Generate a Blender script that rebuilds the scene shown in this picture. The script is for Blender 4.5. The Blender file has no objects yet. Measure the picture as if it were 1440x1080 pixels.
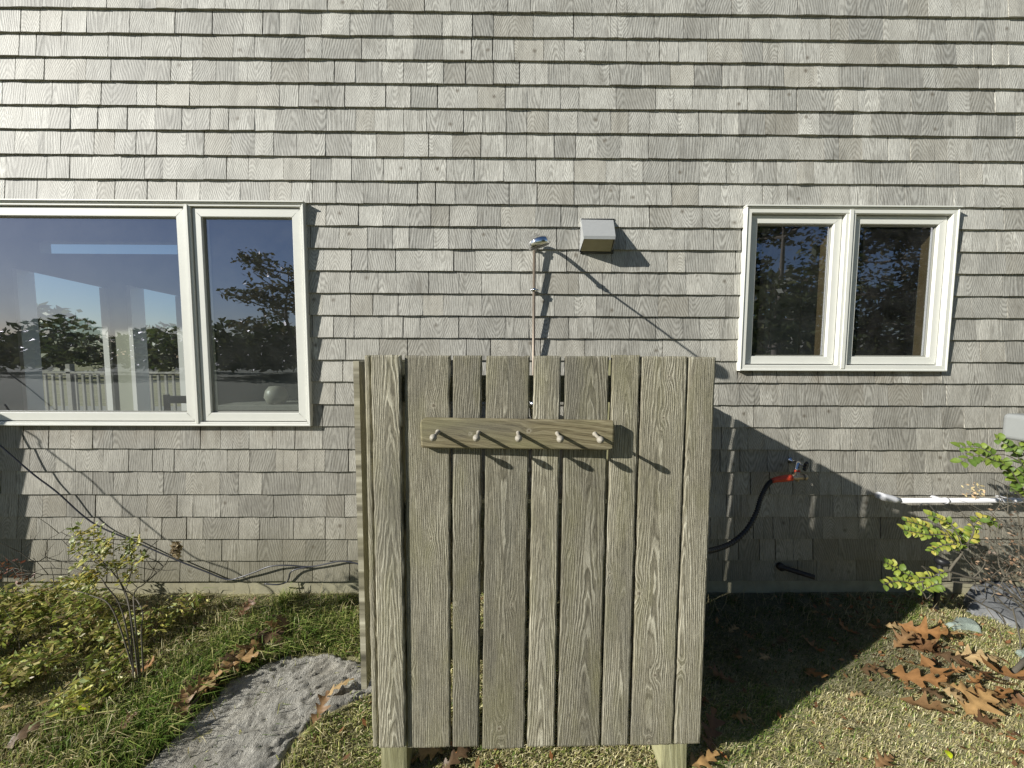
import bpy, bmesh, math, random
import numpy as np
from mathutils import Vector, Matrix, noise
random.seed(7)
rng = np.random.default_rng(11)
SC = bpy.context.scene
COL = SC.collection
RAD = math.radians

# ------------------------------------------------------------------ camera
F, CX, CY = 541.0, 720.0, 540.0          # focal length and centre in photo pixels (1440 wide)
CAM = Vector((0, -2.18, 1.345))
_a = Vector((70280, 217, 541)).normalized()
_d = Vector((-28, 7686, 541)); _d = (_d - _a * _d.dot(_a)).normalized()
_b = _a.cross(_d)
RIGHT = Vector((_a.x, _b.x, -_d.x)); DOWN = Vector((_a.y, _b.y, -_d.y)); FWD = Vector((_a.z, _b.z, -_d.z))
cam_data = bpy.data.cameras.new('camera')
cam = bpy.data.objects.new('camera', cam_data); COL.objects.link(cam)
m = Matrix.Identity(4)
for i in range(3):
    m[i][0] = RIGHT[i]; m[i][1] = -DOWN[i]; m[i][2] = -FWD[i]; m[i][3] = CAM[i]
cam.matrix_world = m
cam_data.sensor_width = 36; cam_data.lens = 36 * F / 1440
cam_data.clip_start = 0.02; cam_data.clip_end = 1500
SC.camera = cam

# ------------------------------------------------------------------ light
SUN_DIR = Vector((1.98, 1.0, -1.04)).normalized()     # the way the light travels
elev = math.asin(-SUN_DIR.z)
world = bpy.data.worlds.new('World'); SC.world = world; world.use_nodes = True
wn = world.node_tree; bg = wn.nodes['Background']
sky = wn.nodes.new('ShaderNodeTexSky'); sky.sky_type = 'NISHITA'; sky.sun_disc = False
sky.sun_elevation = elev; sky.sun_rotation = math.atan2(-SUN_DIR.x, -SUN_DIR.y) % (2 * math.pi)
sky.air_density = 1.0; sky.dust_density = 0.4; sky.ozone_density = 3.5
wn.links.new(sky.outputs[0], bg.inputs[0]); bg.inputs[1].default_value = 0.05
sd = bpy.data.lights.new('sun', 'SUN'); sd.energy = 5.0; sd.angle = RAD(0.55); sd.color = (1.0, 0.972, 0.90)
sun = bpy.data.objects.new('sun', sd); COL.objects.link(sun)
sun.rotation_euler = SUN_DIR.to_track_quat('-Z', 'Y').to_euler()
SC.view_settings.view_transform = 'Standard'; SC.view_settings.look = 'None'
SC.view_settings.gamma = 1; SC.view_settings.use_curve_mapping = False
SC.view_settings.exposure = 0.57
try:
    SC.cycles.max_bounces = 8; SC.cycles.transparent_max_bounces = 12
except Exception: pass

# ------------------------------------------------------------------ helpers
def ray(x, y):
    return (FWD + RIGHT * ((x - CX) / F) + DOWN * ((y - CY) / F))
def at(x, y, q=0.0):
    """the point a photo pixel shows on the vertical plane q metres in front of the wall"""
    r = ray(x, y); t = (-q - CAM.y) / r.y
    return CAM + r * t
def gp(x, y, z=0.0):
    r = ray(x, y); h = -.08
    for _ in range(6):
        p = CAM + r * ((h + z - CAM.z) / r.z); h = gbase(p.y)
    return p
def gbase(y):
    """the lie of the ground: it falls away gently from the wall"""
    return -.048 - .062*max(0, min(1.3, -y))
def proj(p):
    v = Vector(p) - CAM
    z = v.dot(FWD)
    return (CX + F * v.dot(RIGHT) / z, CY + F * v.dot(DOWN) / z)

def tag(o, label=None, cat=None, group=None, kind=None):
    if label: o['label'] = label
    if cat: o['category'] = cat
    if group: o['group'] = group
    if kind: o['kind'] = kind
    return o
def empty(name, loc=(0, 0, 0), parent=None):
    o = bpy.data.objects.new(name, None); COL.objects.link(o); o.location = loc
    o.empty_display_size = .05
    if parent: attach(o, parent)
    return o
def attach(o, parent):
    o.parent = parent
    o.matrix_parent_inverse = Matrix.Translation(parent.location).inverted() if parent.type == 'EMPTY' and parent.parent is None else Matrix.Identity(4)
class MB:
    def __init__(s): s.v = []; s.f = []; s.sm = []
    def add(s, vs, fs, smooth=False):
        n = len(s.v); s.v += [tuple(v) for v in vs]
        s.f += [tuple(i + n for i in f) for f in fs]; s.sm += [smooth] * len(fs)
    def box(s, x0, x1, y0, y1, z0, z1):
        s.add([(x0,y0,z0),(x1,y0,z0),(x1,y1,z0),(x0,y1,z0),(x0,y0,z1),(x1,y0,z1),(x1,y1,z1),(x0,y1,z1)],
              [(3,2,1,0),(4,5,6,7),(0,1,5,4),(1,2,6,5),(2,3,7,6),(3,0,4,7)])
    def obox(s, c, ax, ay, az):
        c = Vector(c); ax = Vector(ax); ay = Vector(ay); az = Vector(az); vs = []
        for k in ((-1,-1,-1),(1,-1,-1),(1,1,-1),(-1,1,-1),(-1,-1,1),(1,-1,1),(1,1,1),(-1,1,1)):
            vs.append(c + ax*k[0] + ay*k[1] + az*k[2])
        s.add(vs, [(3,2,1,0),(4,5,6,7),(0,1,5,4),(1,2,6,5),(2,3,7,6),(3,0,4,7)])
    def tube(s, pts, rad, n=8, caps=True):
        pts = [Vector(p) for p in pts]
        if not hasattr(rad, '__len__'): rad = [rad] * len(pts)
        vs = []; fs = []; up = Vector((0.13, 0.37, 0.92)).normalized()
        for i, p in enumerate(pts):
            d = (pts[min(i+1, len(pts)-1)] - pts[max(i-1, 0)]).normalized()
            if abs(d.dot(up)) > .97: u = d.cross(Vector((1, 0, 0))).normalized()
            else: u = d.cross(up).normalized()
            w = d.cross(u)
            for k in range(n):
                a = 2*math.pi*k/n; vs.append(p + (u*math.cos(a) + w*math.sin(a)) * rad[i])
        for i in range(len(pts)-1):
            for k in range(n):
                fs.append((i*n+k, i*n+(k+1) % n, (i+1)*n+(k+1) % n, (i+1)*n+k))
        if caps:
            fs.append(tuple(range(n-1, -1, -1))); fs.append(tuple((len(pts)-1)*n+k for k in range(n)))
        s.add(vs, fs, n > 5)
    def lathe(s, c, axis, prof, n=24):
        """prof: list of (along axis, radius)"""
        c = Vector(c); ax = Vector(axis).normalized()
        u = ax.orthogonal().normalized(); w = ax.cross(u); vs = []; fs = []
        for h, r in prof:
            for k in range(n):
                a = 2*math.pi*k/n; vs.append(c + ax*h + (u*math.cos(a)+w*math.sin(a))*max(r, 1e-5))
        for i in range(len(prof)-1):
            for k in range(n): fs.append((i*n+k, i*n+(k+1) % n, (i+1)*n+(k+1) % n, (i+1)*n+k))
        s.add(vs, fs, True)
    def build(s, name, mat, parent=None, bevel=0.0, mats=None):
        me = bpy.data.meshes.new(name); me.from_pydata(s.v, [], s.f)
        if mats:
            for mm in mats: me.materials.append(mm)
        else: me.materials.append(mat)
        me.polygons.foreach_set('use_smooth', s.sm)
        me.update()
        o = bpy.data.objects.new(name, me); COL.objects.link(o)
        if parent: attach(o, parent)
        if bevel:
            b = o.modifiers.new('bevel', 'BEVEL'); b.width = bevel; b.segments = 2; b.limit_method = 'ANGLE'
            b.angle_limit = RAD(40)
        return o

def spline(pts, n=8):
    pts = [Vector(p) for p in pts]; out = []
    P = [pts[0]*2-pts[1]] + pts + [pts[-1]*2-pts[-2]]
    for i in range(1, len(P)-2):
        for k in range(n):
            t = k/n; a, b, c, d = P[i-1], P[i], P[i+1], P[i+2]
            out.append(.5*((2*b)+(c-a)*t+(2*a-5*b+4*c-d)*t*t+(3*b-a-3*c+d)*t**3))
    out.append(pts[-1]); return out

# ------------------------------------------------------------------ materials
class NT:
    def __init__(s, name):
        s.m = bpy.data.materials.new(name); s.m.use_nodes = True; s.t = s.m.node_tree
        s.b = s.t.nodes['Principled BSDF']; s.out = s.t.nodes['Material Output']
    def n(s, typ, **kw):
        nd = s.t.nodes.new(typ)
        for k, v in kw.items(): setattr(nd, k, v)
        return nd
    def l(s, a, b): s.t.links.new(a, b)
    def val(s, x):
        return x
    def setin(s, sock, v):
        if hasattr(v, 'is_linked') or hasattr(v, 'links'): s.l(v, sock)
        else: sock.default_value = v
    def math(s, op, a, b=None, c=None, clamp=False):
        nd = s.n('ShaderNodeMath', operation=op, use_clamp=clamp)
        s.setin(nd.inputs[0], a)
        if b is not None: s.setin(nd.inputs[1], b)
        if c is not None: s.setin(nd.inputs[2], c)
        return nd.outputs[0]
    def vmath(s, op, a, b=None):
        nd = s.n('ShaderNodeVectorMath', operation=op); s.setin(nd.inputs[0], a)
        if b is not None: s.setin(nd.inputs[1], b)
        return nd.outputs[0]
    def comb(s, x, y, z):
        nd = s.n('ShaderNodeCombineXYZ')
        for i, v in enumerate((x, y, z)): s.setin(nd.inputs[i], v)
        return nd.outputs[0]
    def sep(s, v):
        nd = s.n('ShaderNodeSeparateXYZ'); s.l(v, nd.inputs[0]); return nd.outputs
    def noise(s, v, scale, detail=2, rough=.5, dist=0):
        nd = s.n('ShaderNodeTexNoise'); s.setin(nd.inputs['Vector'], v)
        nd.inputs['Scale'].default_value = scale; nd.inputs['Detail'].default_value = detail
        nd.inputs['Roughness'].default_value = rough; nd.inputs['Distortion'].default_value = dist
        return nd.outputs[0]
    def attr(s, name):
        nd = s.n('ShaderNodeAttribute', attribute_name=name); return nd
    def ramp(s, f, stops):
        nd = s.n('ShaderNodeValToRGB'); s.l(f, nd.inputs[0]); cr = nd.color_ramp
        while len(cr.elements) < len(stops): cr.elements.new(.5)
        for e, (p, c) in zip(cr.elements, stops): e.position = p; e.color = (*c, 1)
        return nd.outputs[0]
    def mix(s, f, a, b, blend='MIX'):
        nd = s.n('ShaderNodeMix', data_type='RGBA', blend_type=blend)
        s.setin(nd.inputs[0], f)
        for sock, v in ((nd.inputs[6], a), (nd.inputs[7], b)):
            if isinstance(v, tuple): sock.default_value = (*v[:3], 1)
            else: s.l(v, sock)
        return nd.outputs[2]
    def bump(s, h, strength, dist=.002):
        nd = s.n('ShaderNodeBump'); nd.inputs['Strength'].default_value = strength
        nd.inputs['Distance'].default_value = dist; s.l(h, nd.inputs['Height'])
        s.l(nd.outputs[0], s.b.inputs['Normal'])
    def col(s, c): s.setin(s.b.inputs['Base Color'], c if not isinstance(c, tuple) else (*c, 1))
    def rough(s, r): s.setin(s.b.inputs['Roughness'], r)

def plain(name, c, rough=.6, metal=0, var=.0, scale=30, bump=0, spec=None):
    n = NT(name); n.rough(rough); n.b.inputs['Metallic'].default_value = metal
    if spec is not None: n.b.inputs['Specular IOR Level'].default_value = spec
    if var or bump:
        g = n.n('ShaderNodeNewGeometry').outputs['Position']
        f = n.noise(g, scale, 5, .6)
        if var: n.col(n.mix(f, tuple(v*(1-var) for v in c), tuple(min(1, v*(1+var)) for v in c)))
        else: n.col(c)
        if bump: n.bump(f, bump, .003)
    else: n.col(c)
    return n.m

def mat_shingle():
    n = NT('weathered_cedar_shingle')
    lc = n.attr('lc').outputs['Vector']; sc = n.attr('sc').outputs['Color']
    r = n.sep(sc); L = n.sep(lc)
    off = n.comb(n.math('MULTIPLY', r[0], 37.0), n.math('MULTIPLY', r[1], 53.0), n.math('MULTIPLY', r[2], 71.0))
    v = n.vmath('ADD', lc, off)
    # ring coordinate of a slanting flat-sawn cut
    x0 = n.math('MULTIPLY', n.math('SUBTRACT', r[1], .5), .22)
    dx = n.math('SUBTRACT', L[0], x0)
    warp = n.math('MULTIPLY', n.math('SUBTRACT', n.noise(n.vmath('MULTIPLY', v, (16., 1., 5.)), 1.0, 2, .5), .5), .030)
    warp2 = n.math('MULTIPLY', n.math('SUBTRACT', n.noise(n.vmath('MULTIPLY', v, (95., 1., 34.)), 1.0, 3, .6), .5), .011)
    sl = n.math('MULTIPLY', n.math('SUBTRACT', r[2], .5), .9)
    rr = n.math('SQRT', n.math('ADD', n.math('MULTIPLY', dx, dx), .0004))
    g = n.math('ADD', n.math('ADD', rr, n.math('MULTIPLY', L[2], sl)), n.math('ADD', warp, warp2))
    per = n.math('ADD', n.math('MULTIPLY', r[0], 420.0), 400.0)
    band = n.math('SINE', n.math('MULTIPLY', g, per))
    band01 = n.math('MULTIPLY_ADD', band, .5, .5)
    fine = n.noise(n.vmath('MULTIPLY', v, (260., 1., 26.)), 1.0, 4, .65)
    broad = n.noise(n.vmath('MULTIPLY', v, (22., 1., 5.)), 1.0, 3, .6)
    msk = n.math('MULTIPLY', n.noise(v, 9, 1), 1.5, clamp=True)
    h = n.math('ADD', n.math('MULTIPLY', n.math('MULTIPLY', band01, msk), .38), n.math('MULTIPLY', fine, .85))
    c = n.ramp(h, [(.22, (.165, .156, .132)), (.50, (.355, .346, .312)), (.80, (.53, .522, .475))])
    # each board its own tone
    tone = n.math('MULTIPLY_ADD', r[0], .44, .74)
    c = n.mix(1.0, c, n.comb(tone, tone, tone), 'MULTIPLY')
    br = n.math('MULTIPLY', n.math('SUBTRACT', r[2], .72, clamp=True), 1.5)
    c = n.mix(n.math('MULTIPLY', br, .6), c, (.30, .265, .195))
    st = n.math('MULTIPLY', n.math('SUBTRACT', broad, .52, clamp=True), 2.2, clamp=True)
    c = n.mix(st, c, (.17, .16, .135))
    wp = n.sep(n.n('ShaderNodeNewGeometry').outputs['Position'])
    # a split in some pieces, a knot in a few
    sx = n.math('MULTIPLY', n.math('SUBTRACT', n.math('FRACT', n.math('MULTIPLY', r[0], 17.0)), .5), .09)
    wig = n.math('MULTIPLY', n.math('SUBTRACT', n.noise(v, 30, 2), .5), .006)
    sp = n.math('ABSOLUTE', n.math('SUBTRACT', n.math('ADD', L[0], wig), sx))
    spl = n.math('MULTIPLY', n.math('LESS_THAN', sp, n.math('MULTIPLY_ADD', L[2], -.012, .0008)), n.math('GREATER_THAN', n.math('FRACT', n.math('MULTIPLY', r[1], 9.0)), .74))
    c = n.mix(n.math('MULTIPLY', spl, .85), c, (.05, .045, .035))
    kx = n.math('SUBTRACT', L[0], n.math('MULTIPLY', n.math('SUBTRACT', n.math('FRACT', n.math('MULTIPLY', r[2], 13.0)), .5), .07))
    kz = n.math('SUBTRACT', L[2], n.math('MULTIPLY', n.math('SUBTRACT', n.math('FRACT', n.math('MULTIPLY', r[1], 23.0)), .5), .07))
    kd = n.math('SQRT', n.math('ADD', n.math('MULTIPLY', kx, kx), n.math('MULTIPLY', kz, kz)))
    kn = n.math('MULTIPLY', n.math('MULTIPLY_ADD', n.math('ADD', kd, wig), -70.0, 1.1, clamp=True), n.math('GREATER_THAN', n.math('FRACT', n.math('MULTIPLY', r[0], 29.0)), .90))
    c = n.mix(n.math('MULTIPLY', kn, .8), c, (.10, .08, .055))
    lower_dark = n.math('MULTIPLY_ADD', n.math('ADD', wp[2], n.math('MULTIPLY', n.noise(lc, 3, 2), .3)), -.50, 1.15, clamp=True)   # darker towards the lower rows
    c = n.mix(n.math('MULTIPLY', lower_dark, .85), c, n.mix(1.0, c, (.58, .55, .50), 'MULTIPLY'))
    # brown run-off stains below the sills
    def runoff(zs, xa, xb):
        f = n.math('MULTIPLY_ADD', n.math('SUBTRACT', zs, wp[2]), -7.5, 1.0, clamp=True)
        f = n.math('MULTIPLY', f, n.math('LESS_THAN', wp[2], zs))
        f = n.math('MULTIPLY', f, n.math('MULTIPLY', n.math('GREATER_THAN', wp[0], xa), n.math('LESS_THAN', wp[0], xb)))
        return n.math('MULTIPLY', f, n.math('MULTIPLY_ADD', n.noise(n.vmath('MULTIPLY', n.n('ShaderNodeNewGeometry').outputs['Position'], (14., 1., 2.5)), 1.0, 3), 2.6, -.9, clamp=True))
    for zs, xa, xb in ((at(200, 598, .036).z, -4.2, at(431, 440, .036).x), (at(1180, 521, .036).z, at(1046, 400, .036).x, at(1341, 400, .036).x)):
        c = n.mix(n.math('MULTIPLY', runoff(zs, xa, xb), .75), c, (.115, .085, .05))
    low = n.math('MULTIPLY_ADD', wp[2], -2.0, .85, clamp=True)   # olive tint on the lowest rows
    c = n.mix(n.math('MULTIPLY', low, .60), c, (.150, .138, .075))
    n.col(c)
    n.rough(n.math('MULTIPLY_ADD', fine, .2, .50)); n.b.inputs['Specular IOR Level'].default_value = .42
    n.bump(h, .6, .0022)
    return n.m

def mat_board(name, dark, mid, light, per=700.0, bump=.9, mossy=.0):
    n = NT(name)
    g = n.attr('g').outputs['Fac']; lc = n.attr('lc').outputs['Vector']
    r = n.sep(n.attr('sc').outputs['Color'])
    off = n.comb(n.math('MULTIPLY', r[0], 37.0), n.math('MULTIPLY', r[1], 53.0), n.math('MULTIPLY', r[2], 71.0))
    v = n.vmath('ADD', lc, off)
    fib = n.noise(n.vmath('MULTIPLY', v, (480., 1., 17.)), 1.0, 5, .72)
    wob = n.math('MULTIPLY', n.math('SUBTRACT', n.noise(n.vmath('MULTIPLY', v, (60., 1., 12.)), 1.0, 2),   .5), .010)
    band = n.math('SINE', n.math('MULTIPLY', n.math('ADD', g, wob), per))
    b01 = n.math('POWER', n.math('MULTIPLY_ADD', band, .5, .5), 1.3)
    band2 = n.math('SINE', n.math('MULTIPLY', n.math('ADD', g, wob), per*2.63))
    msk = n.math('MULTIPLY_ADD', n.noise(n.vmath('MULTIPLY', v, (9., 1., 2.2)), 1.0, 2), 1.6, -.15, clamp=True)
    h = n.math('ADD', n.math('MULTIPLY', n.math('MULTIPLY', b01, msk), .36),
               n.math('ADD', n.math('MULTIPLY', fib, .88), n.math('MULTIPLY', band2, .06)))
    c = n.ramp(h, [(.24, dark), (.52, mid), (.86, light)])
    big = n.noise(n.vmath('MULTIPLY', v, (8., 1., 1.6)), 1.0, 3, .6)
    tone = n.math('MULTIPLY_ADD', r[0], .50, .70)
    c = n.mix(1.0, c, n.comb(tone, tone, tone), 'MULTIPLY')
    c = n.mix(n.math('MULTIPLY', n.math('SUBTRACT', big, .5, clamp=True), 2.4, clamp=True), c, (.13, .125, .105))
    al = n.noise(n.vmath('MULTIPLY', v, (11., 1., 3.)), 1.3, 3, .6)
    c = n.mix(n.math('MULTIPLY', n.math('SUBTRACT', al, .46, clamp=True), 1.7+mossy, clamp=True), c, (.22, .208, .11))
    kn = n.attr('knot').outputs['Fac']
    c = n.mix(n.math('MULTIPLY', kn, .9), c, n.ramp(kn, [(0, (.55, .51, .40)), (.45, (.50, .46, .36)), (.62, (.12, .09, .06)), (1, (.035, .028, .02))]))
    n.col(c); n.rough(.72); n.b.inputs['Specular IOR Level'].default_value = .3
    n.bump(h, bump, .0035)
    return n.m

def mat_leafy(name, trans=.35, rough=.55, spec=.35):
    """colour comes from the leaf's own attribute; light shines through thin leaves"""
    n = NT(name); c = n.attr('sc').outputs['Color']
    g = n.n('ShaderNodeNewGeometry').outputs['Position']
    v = n.mix(n.noise(g, 60, 3), (.62, .6, .58), (1.25, 1.25, 1.25))
    c = n.mix(1.0, c, v, 'MULTIPLY')
    n.col(c); n.rough(rough); n.b.inputs['Specular IOR Level'].default_value = spec
    t = n.n('ShaderNodeBsdfTranslucent'); n.l(c, t.inputs[0])
    mx = n.n('ShaderNodeMixShader'); mx.inputs[0].default_value = trans
    n.l(n.b.outputs[0], mx.inputs[1]); n.l(t.outputs[0], mx.inputs[2]); n.l(mx.outputs[0], n.out.inputs[0])
    return n.m

def mat_glass(name, ior=.31):
    n = NT(name)
    ge = n.n('ShaderNodeNewGeometry')
    dt = n.n('ShaderNodeVectorMath', operation='DOT_PRODUCT'); n.l(ge.outputs['Normal'], dt.inputs[0]); n.l(ge.outputs['Incoming'], dt.inputs[1])
    cs = n.math('SUBTRACT', 1.0, n.math('ABSOLUTE', dt.outputs['Value']))
    frv = n.math('MULTIPLY_ADD', n.math('POWER', cs, 5.0), 1-ior, ior)      # Schlick, two glass faces
    gl = n.n('ShaderNodeBsdfGlossy'); gl.inputs['Roughness'].default_value = .0
    gl.inputs[0].default_value = (.84, .84, 1.0, 1)
    g = n.n('ShaderNodeNewGeometry').outputs['Position']
    nz = n.noise(g, 2.2, 1)
    bp = n.n('ShaderNodeBump'); bp.inputs['Strength'].default_value = .10; bp.inputs['Distance'].default_value = .01
    n.l(nz, bp.inputs['Height']); n.l(bp.outputs[0], gl.inputs['Normal'])
    tr = n.n('ShaderNodeBsdfTransparent'); tr.inputs[0].default_value = (.80, .86, .84, 1)
    df = n.n('ShaderNodeBsdfDiffuse'); df.inputs[0].default_value = (.6, .6, .58, 1)
    dirt = n.math('MULTIPLY', n.math('SUBTRACT', n.noise(g, 7, 6, .8), .30, clamp=True), .13)
    m0 = n.n('ShaderNodeMixShader'); n.l(dirt, m0.inputs[0]); n.l(tr.outputs[0], m0.inputs[1]); n.l(df.outputs[0], m0.inputs[2])
    mx = n.n('ShaderNodeMixShader'); n.l(frv, mx.inputs[0])
    n.l(m0.outputs[0], mx.inputs[1]); n.l(gl.outputs[0], mx.inputs[2]); n.l(mx.outputs[0], n.out.inputs[0])
    return n.m

def mat_stone(name, a, b, scale=9, bump=1.0, tint=(.3, .26, .18)):
    n = NT(name); g = n.n('ShaderNodeNewGeometry').outputs['Position']
    v = n.n('ShaderNodeMapping'); n.l(g, v.inputs[0]); v.inputs['Rotation'].default_value = (0, 0, RAD(38)); v.inputs['Scale'].default_value = (3.4, 1, 1.6)
    h1 = n.noise(v.outputs[0], scale, 8, .72, .6); h2 = n.noise(v.outputs[0], scale*6, 5, .7, .3)
    h = n.math('ADD', n.math('MULTIPLY', h1, .65), n.math('MULTIPLY', h2, .4))
    c = n.ramp(h, [(.33, a), (.62, b)])
    c = n.mix(n.math('MULTIPLY', n.math('SUBTRACT', n.noise(g, 5, 3), .5, clamp=True), 1.8, clamp=True), c, tint)
    n.col(c); n.rough(.85); n.bump(h, bump, .02)
    return n.m

M_shingle = mat_shingle()
M_fence = mat_board('silvered_fence_board', (.052, .046, .032), (.232, .212, .155), (.57, .54, .43), 980., 1.15)
M_post = mat_board('pressure_treated_post', (.16, .15, .085), (.30, .29, .165), (.42, .41, .26), 400., .5, mossy=1)
M_rack = mat_board('oiled_rack_board', (.045, .034, .018), (.175, .148, .085), (.30, .265, .17), 430., .4, mossy=.5)
M_white = plain('white_vinyl_trim', (.64, .64, .59), .38, var=.05, scale=14)
M_bead = plain('grey_glazing_bead', (.20, .20, .17), .5)
M_glass = mat_glass('window_glass')
M_jamb = plain('varnished_pine_jamb', (.11, .075, .038), .4, var=.3, scale=20)
M_back = plain('underlay_wood', (.10, .09, .075), .9, var=.3, scale=40)
M_conc = plain('foundation_concrete', (.30, .28, .19), .92, var=.45, scale=11, bump=1.0)
M_room = plain('interior_paint', (.34, .35, .28), .8, var=.1, scale=3)
M_roomdark = plain('interior_floor_wood', (.10, .075, .05), .5, var=.2, scale=5)
M_beam = plain('white_painted_beam', (.72, .72, .70), .6)
M_vent = plain('grey_painted_metal', (.40, .41, .41), .42, metal=.25, var=.08, scale=60)
M_vent_in = plain('hood_inside_bounce', (.36, .33, .22), .7, var=.2, scale=30)  # bounce light under the hood is put into this tan
M_chrome = plain('chrome', (.82, .82, .83), .10, metal=1)
M_brass = plain('weathered_brass', (.56, .44, .30), .42, metal=.55, var=.3, scale=120)
M_copper = plain('dull_copper_pipe', (.19, .155, .12), .42, metal=.4, var=.3, scale=60)
M_black = plain('black_plastic', (.012, .012, .014), .45)
M_hose = plain('black_hose_rubber', (.02, .02, .022), .5)
M_cable = plain('black_cable_jacket', (.035, .036, .045), .35)
M_red = plain('red_hose_grip', (.52, .055, .022), .45, var=.15, scale=90)
M_pvc = plain('white_pvc', (.60, .60, .62), .35, var=.04, scale=40)
M_greyplastic = plain('grey_plastic', (.24, .25, .245), .5, var=.06, scale=50)
M_bark = plain('grey_twig_bark', (.10, .088, .066), .85, var=.4, scale=80)
M_peg = plain('grey_birch_peg', (.30, .275, .225), .6, var=.35, scale=150)
M_leaf = mat_leafy('live_leaf', .35, .45)
M_dry = mat_leafy('dead_oak_leaf', .22, .5)
M_grass = mat_leafy('grass_blade', .30, .5, .3)
M_rock = mat_stone('grey_schist', (.10, .093, .078), (.54, .52, .46), 11, 1.6)
M_slate = mat_stone('dark_slate', (.075, .078, .08), (.19, .195, .20), 5, .35, (.09, .09, .09))
M_green = mat_stone('green_grey_stone', (.16, .20, .18), (.30, .36, .32), 14, .5, (.2, .22, .16))
M_deck = plain('grey_deck_wood', (.26, .25, .22), .8, var=.25, scale=12)

def ground_mat():
    n = NT('soil_and_thatch'); g = n.n('ShaderNodeNewGeometry').outputs['Position']
    f = n.noise(g, 3.0, 6, .7); f2 = n.noise(g, 90, 5, .75)
    c = n.ramp(n.math('MULTIPLY_ADD', f2, .6, n.math('MULTIPLY', f, .4)), [(.33, (.07, .062, .028)), (.48, (.21, .195, .095)), (.64, (.44, .41, .25))])
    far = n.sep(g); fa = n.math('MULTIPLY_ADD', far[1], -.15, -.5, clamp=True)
    shade_tint = n.math('MULTIPLY', n.math('MULTIPLY_ADD', far[1], 1.6, 1.35, clamp=True), n.math('MULTIPLY', n.math('MULTIPLY_ADD', far[0], 3.0, -1.5, clamp=True), n.math('MULTIPLY_ADD', far[0], -2.0, 4.6, clamp=True)))  # shade beside the enclosure, put into the soil colour
    c = n.mix(n.math('MULTIPLY', shade_tint, .6), c, (.05, .042, .026))
    c = n.mix(fa, c, n.ramp(f, [(.3, (.045, .065, .02)), (.7, (.10, .11, .04))]))
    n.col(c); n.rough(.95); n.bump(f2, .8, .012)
    return n.m
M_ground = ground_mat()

# ------------------------------------------------------------------ the ground
def gz(x, y):
    z = .014*noise.noise(Vector((x*1.7, y*1.7, 3))) + .006*noise.noise(Vector((x*7, y*7, 1)))
    return z + gbase(y)
mb = MB(); NXg, NYg = 150, 50
xs = [-4.5 + 9*i/(NXg-1) for i in range(NXg)]; ys = [-2.9 + 2.95*j/(NYg-1) for j in range(NYg)]
xs = [-260, -40, -12] + xs + [12, 40, 260]; ys = [-260, -60, -14, -5] + ys + [5.2, 16, 60, 260]
vs = [(x, y, gz(x, y) if abs(x) < 5 and -3 < y < .1 else (-.13 if y < 0 else -.05)) for y in ys for x in xs]
W = len(xs)
mb.add(vs, [(j*W+i, j*W+i+1, (j+1)*W+i+1, (j+1)*W+i) for j in range(len(ys)-1) for i in range(W-1)], True)
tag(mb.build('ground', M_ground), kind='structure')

# ------------------------------------------------------------------ the house
house = empty('shingled_house', (0, 0, 0))
tag(house, 'grey cedar-shingled house wall with two white-framed windows above a low concrete foundation', 'house')

# window rectangles (outer edge of the frames, at the wall plane)
WQ = .036
def wrect(x0, y0, x1, y1, q): a = at(x0, y0, q); b = at(x1, y1, q); return a.x, b.x, b.z, a.z
LW = (-4.15, at(431, 440, WQ).x, at(200, 598, WQ).z, at(300, 285, WQ).z)      # x0,x1,z0,z1
RW = (at(1046, 400, WQ).x, at(1341, 400, WQ).x, at(1180, 521, WQ).z, at(1200, 292, WQ).z)
HOLES = [LW, RW]

# backing wall with the openings left free
def wall_sheet(mb, x0, x1, z0, z1, y, holes, thick):
    xs = sorted({x0, x1, *[v for h in holes for v in h[:2]]}); zs = sorted({z0, z1, *[v for h in holes for v in h[2:]]})
    for i in range(len(xs)-1):
        for j in range(len(zs)-1):
            cx = (xs[i]+xs[i+1])/2; cz = (zs[j]+zs[j+1])/2
            if any(h[0] < cx < h[1] and h[2] < cz < h[3] for h in holes): continue
            mb.box(xs[i], xs[i+1], y, y+thick, zs[j], zs[j+1])
ins = .012
mb = MB(); wall_sheet(mb, -9, 5.2, .074, 4.6, .003, [(h[0]+ins, h[1]-ins, h[2]+ins, h[3]-ins) for h in HOLES], .14)
mb.build('wall', M_back, house)
mb = MB(); mb.box(-9, 5.2, .006, .3, -.5, .078); mb.build('foundation', M_conc, house)

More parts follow.
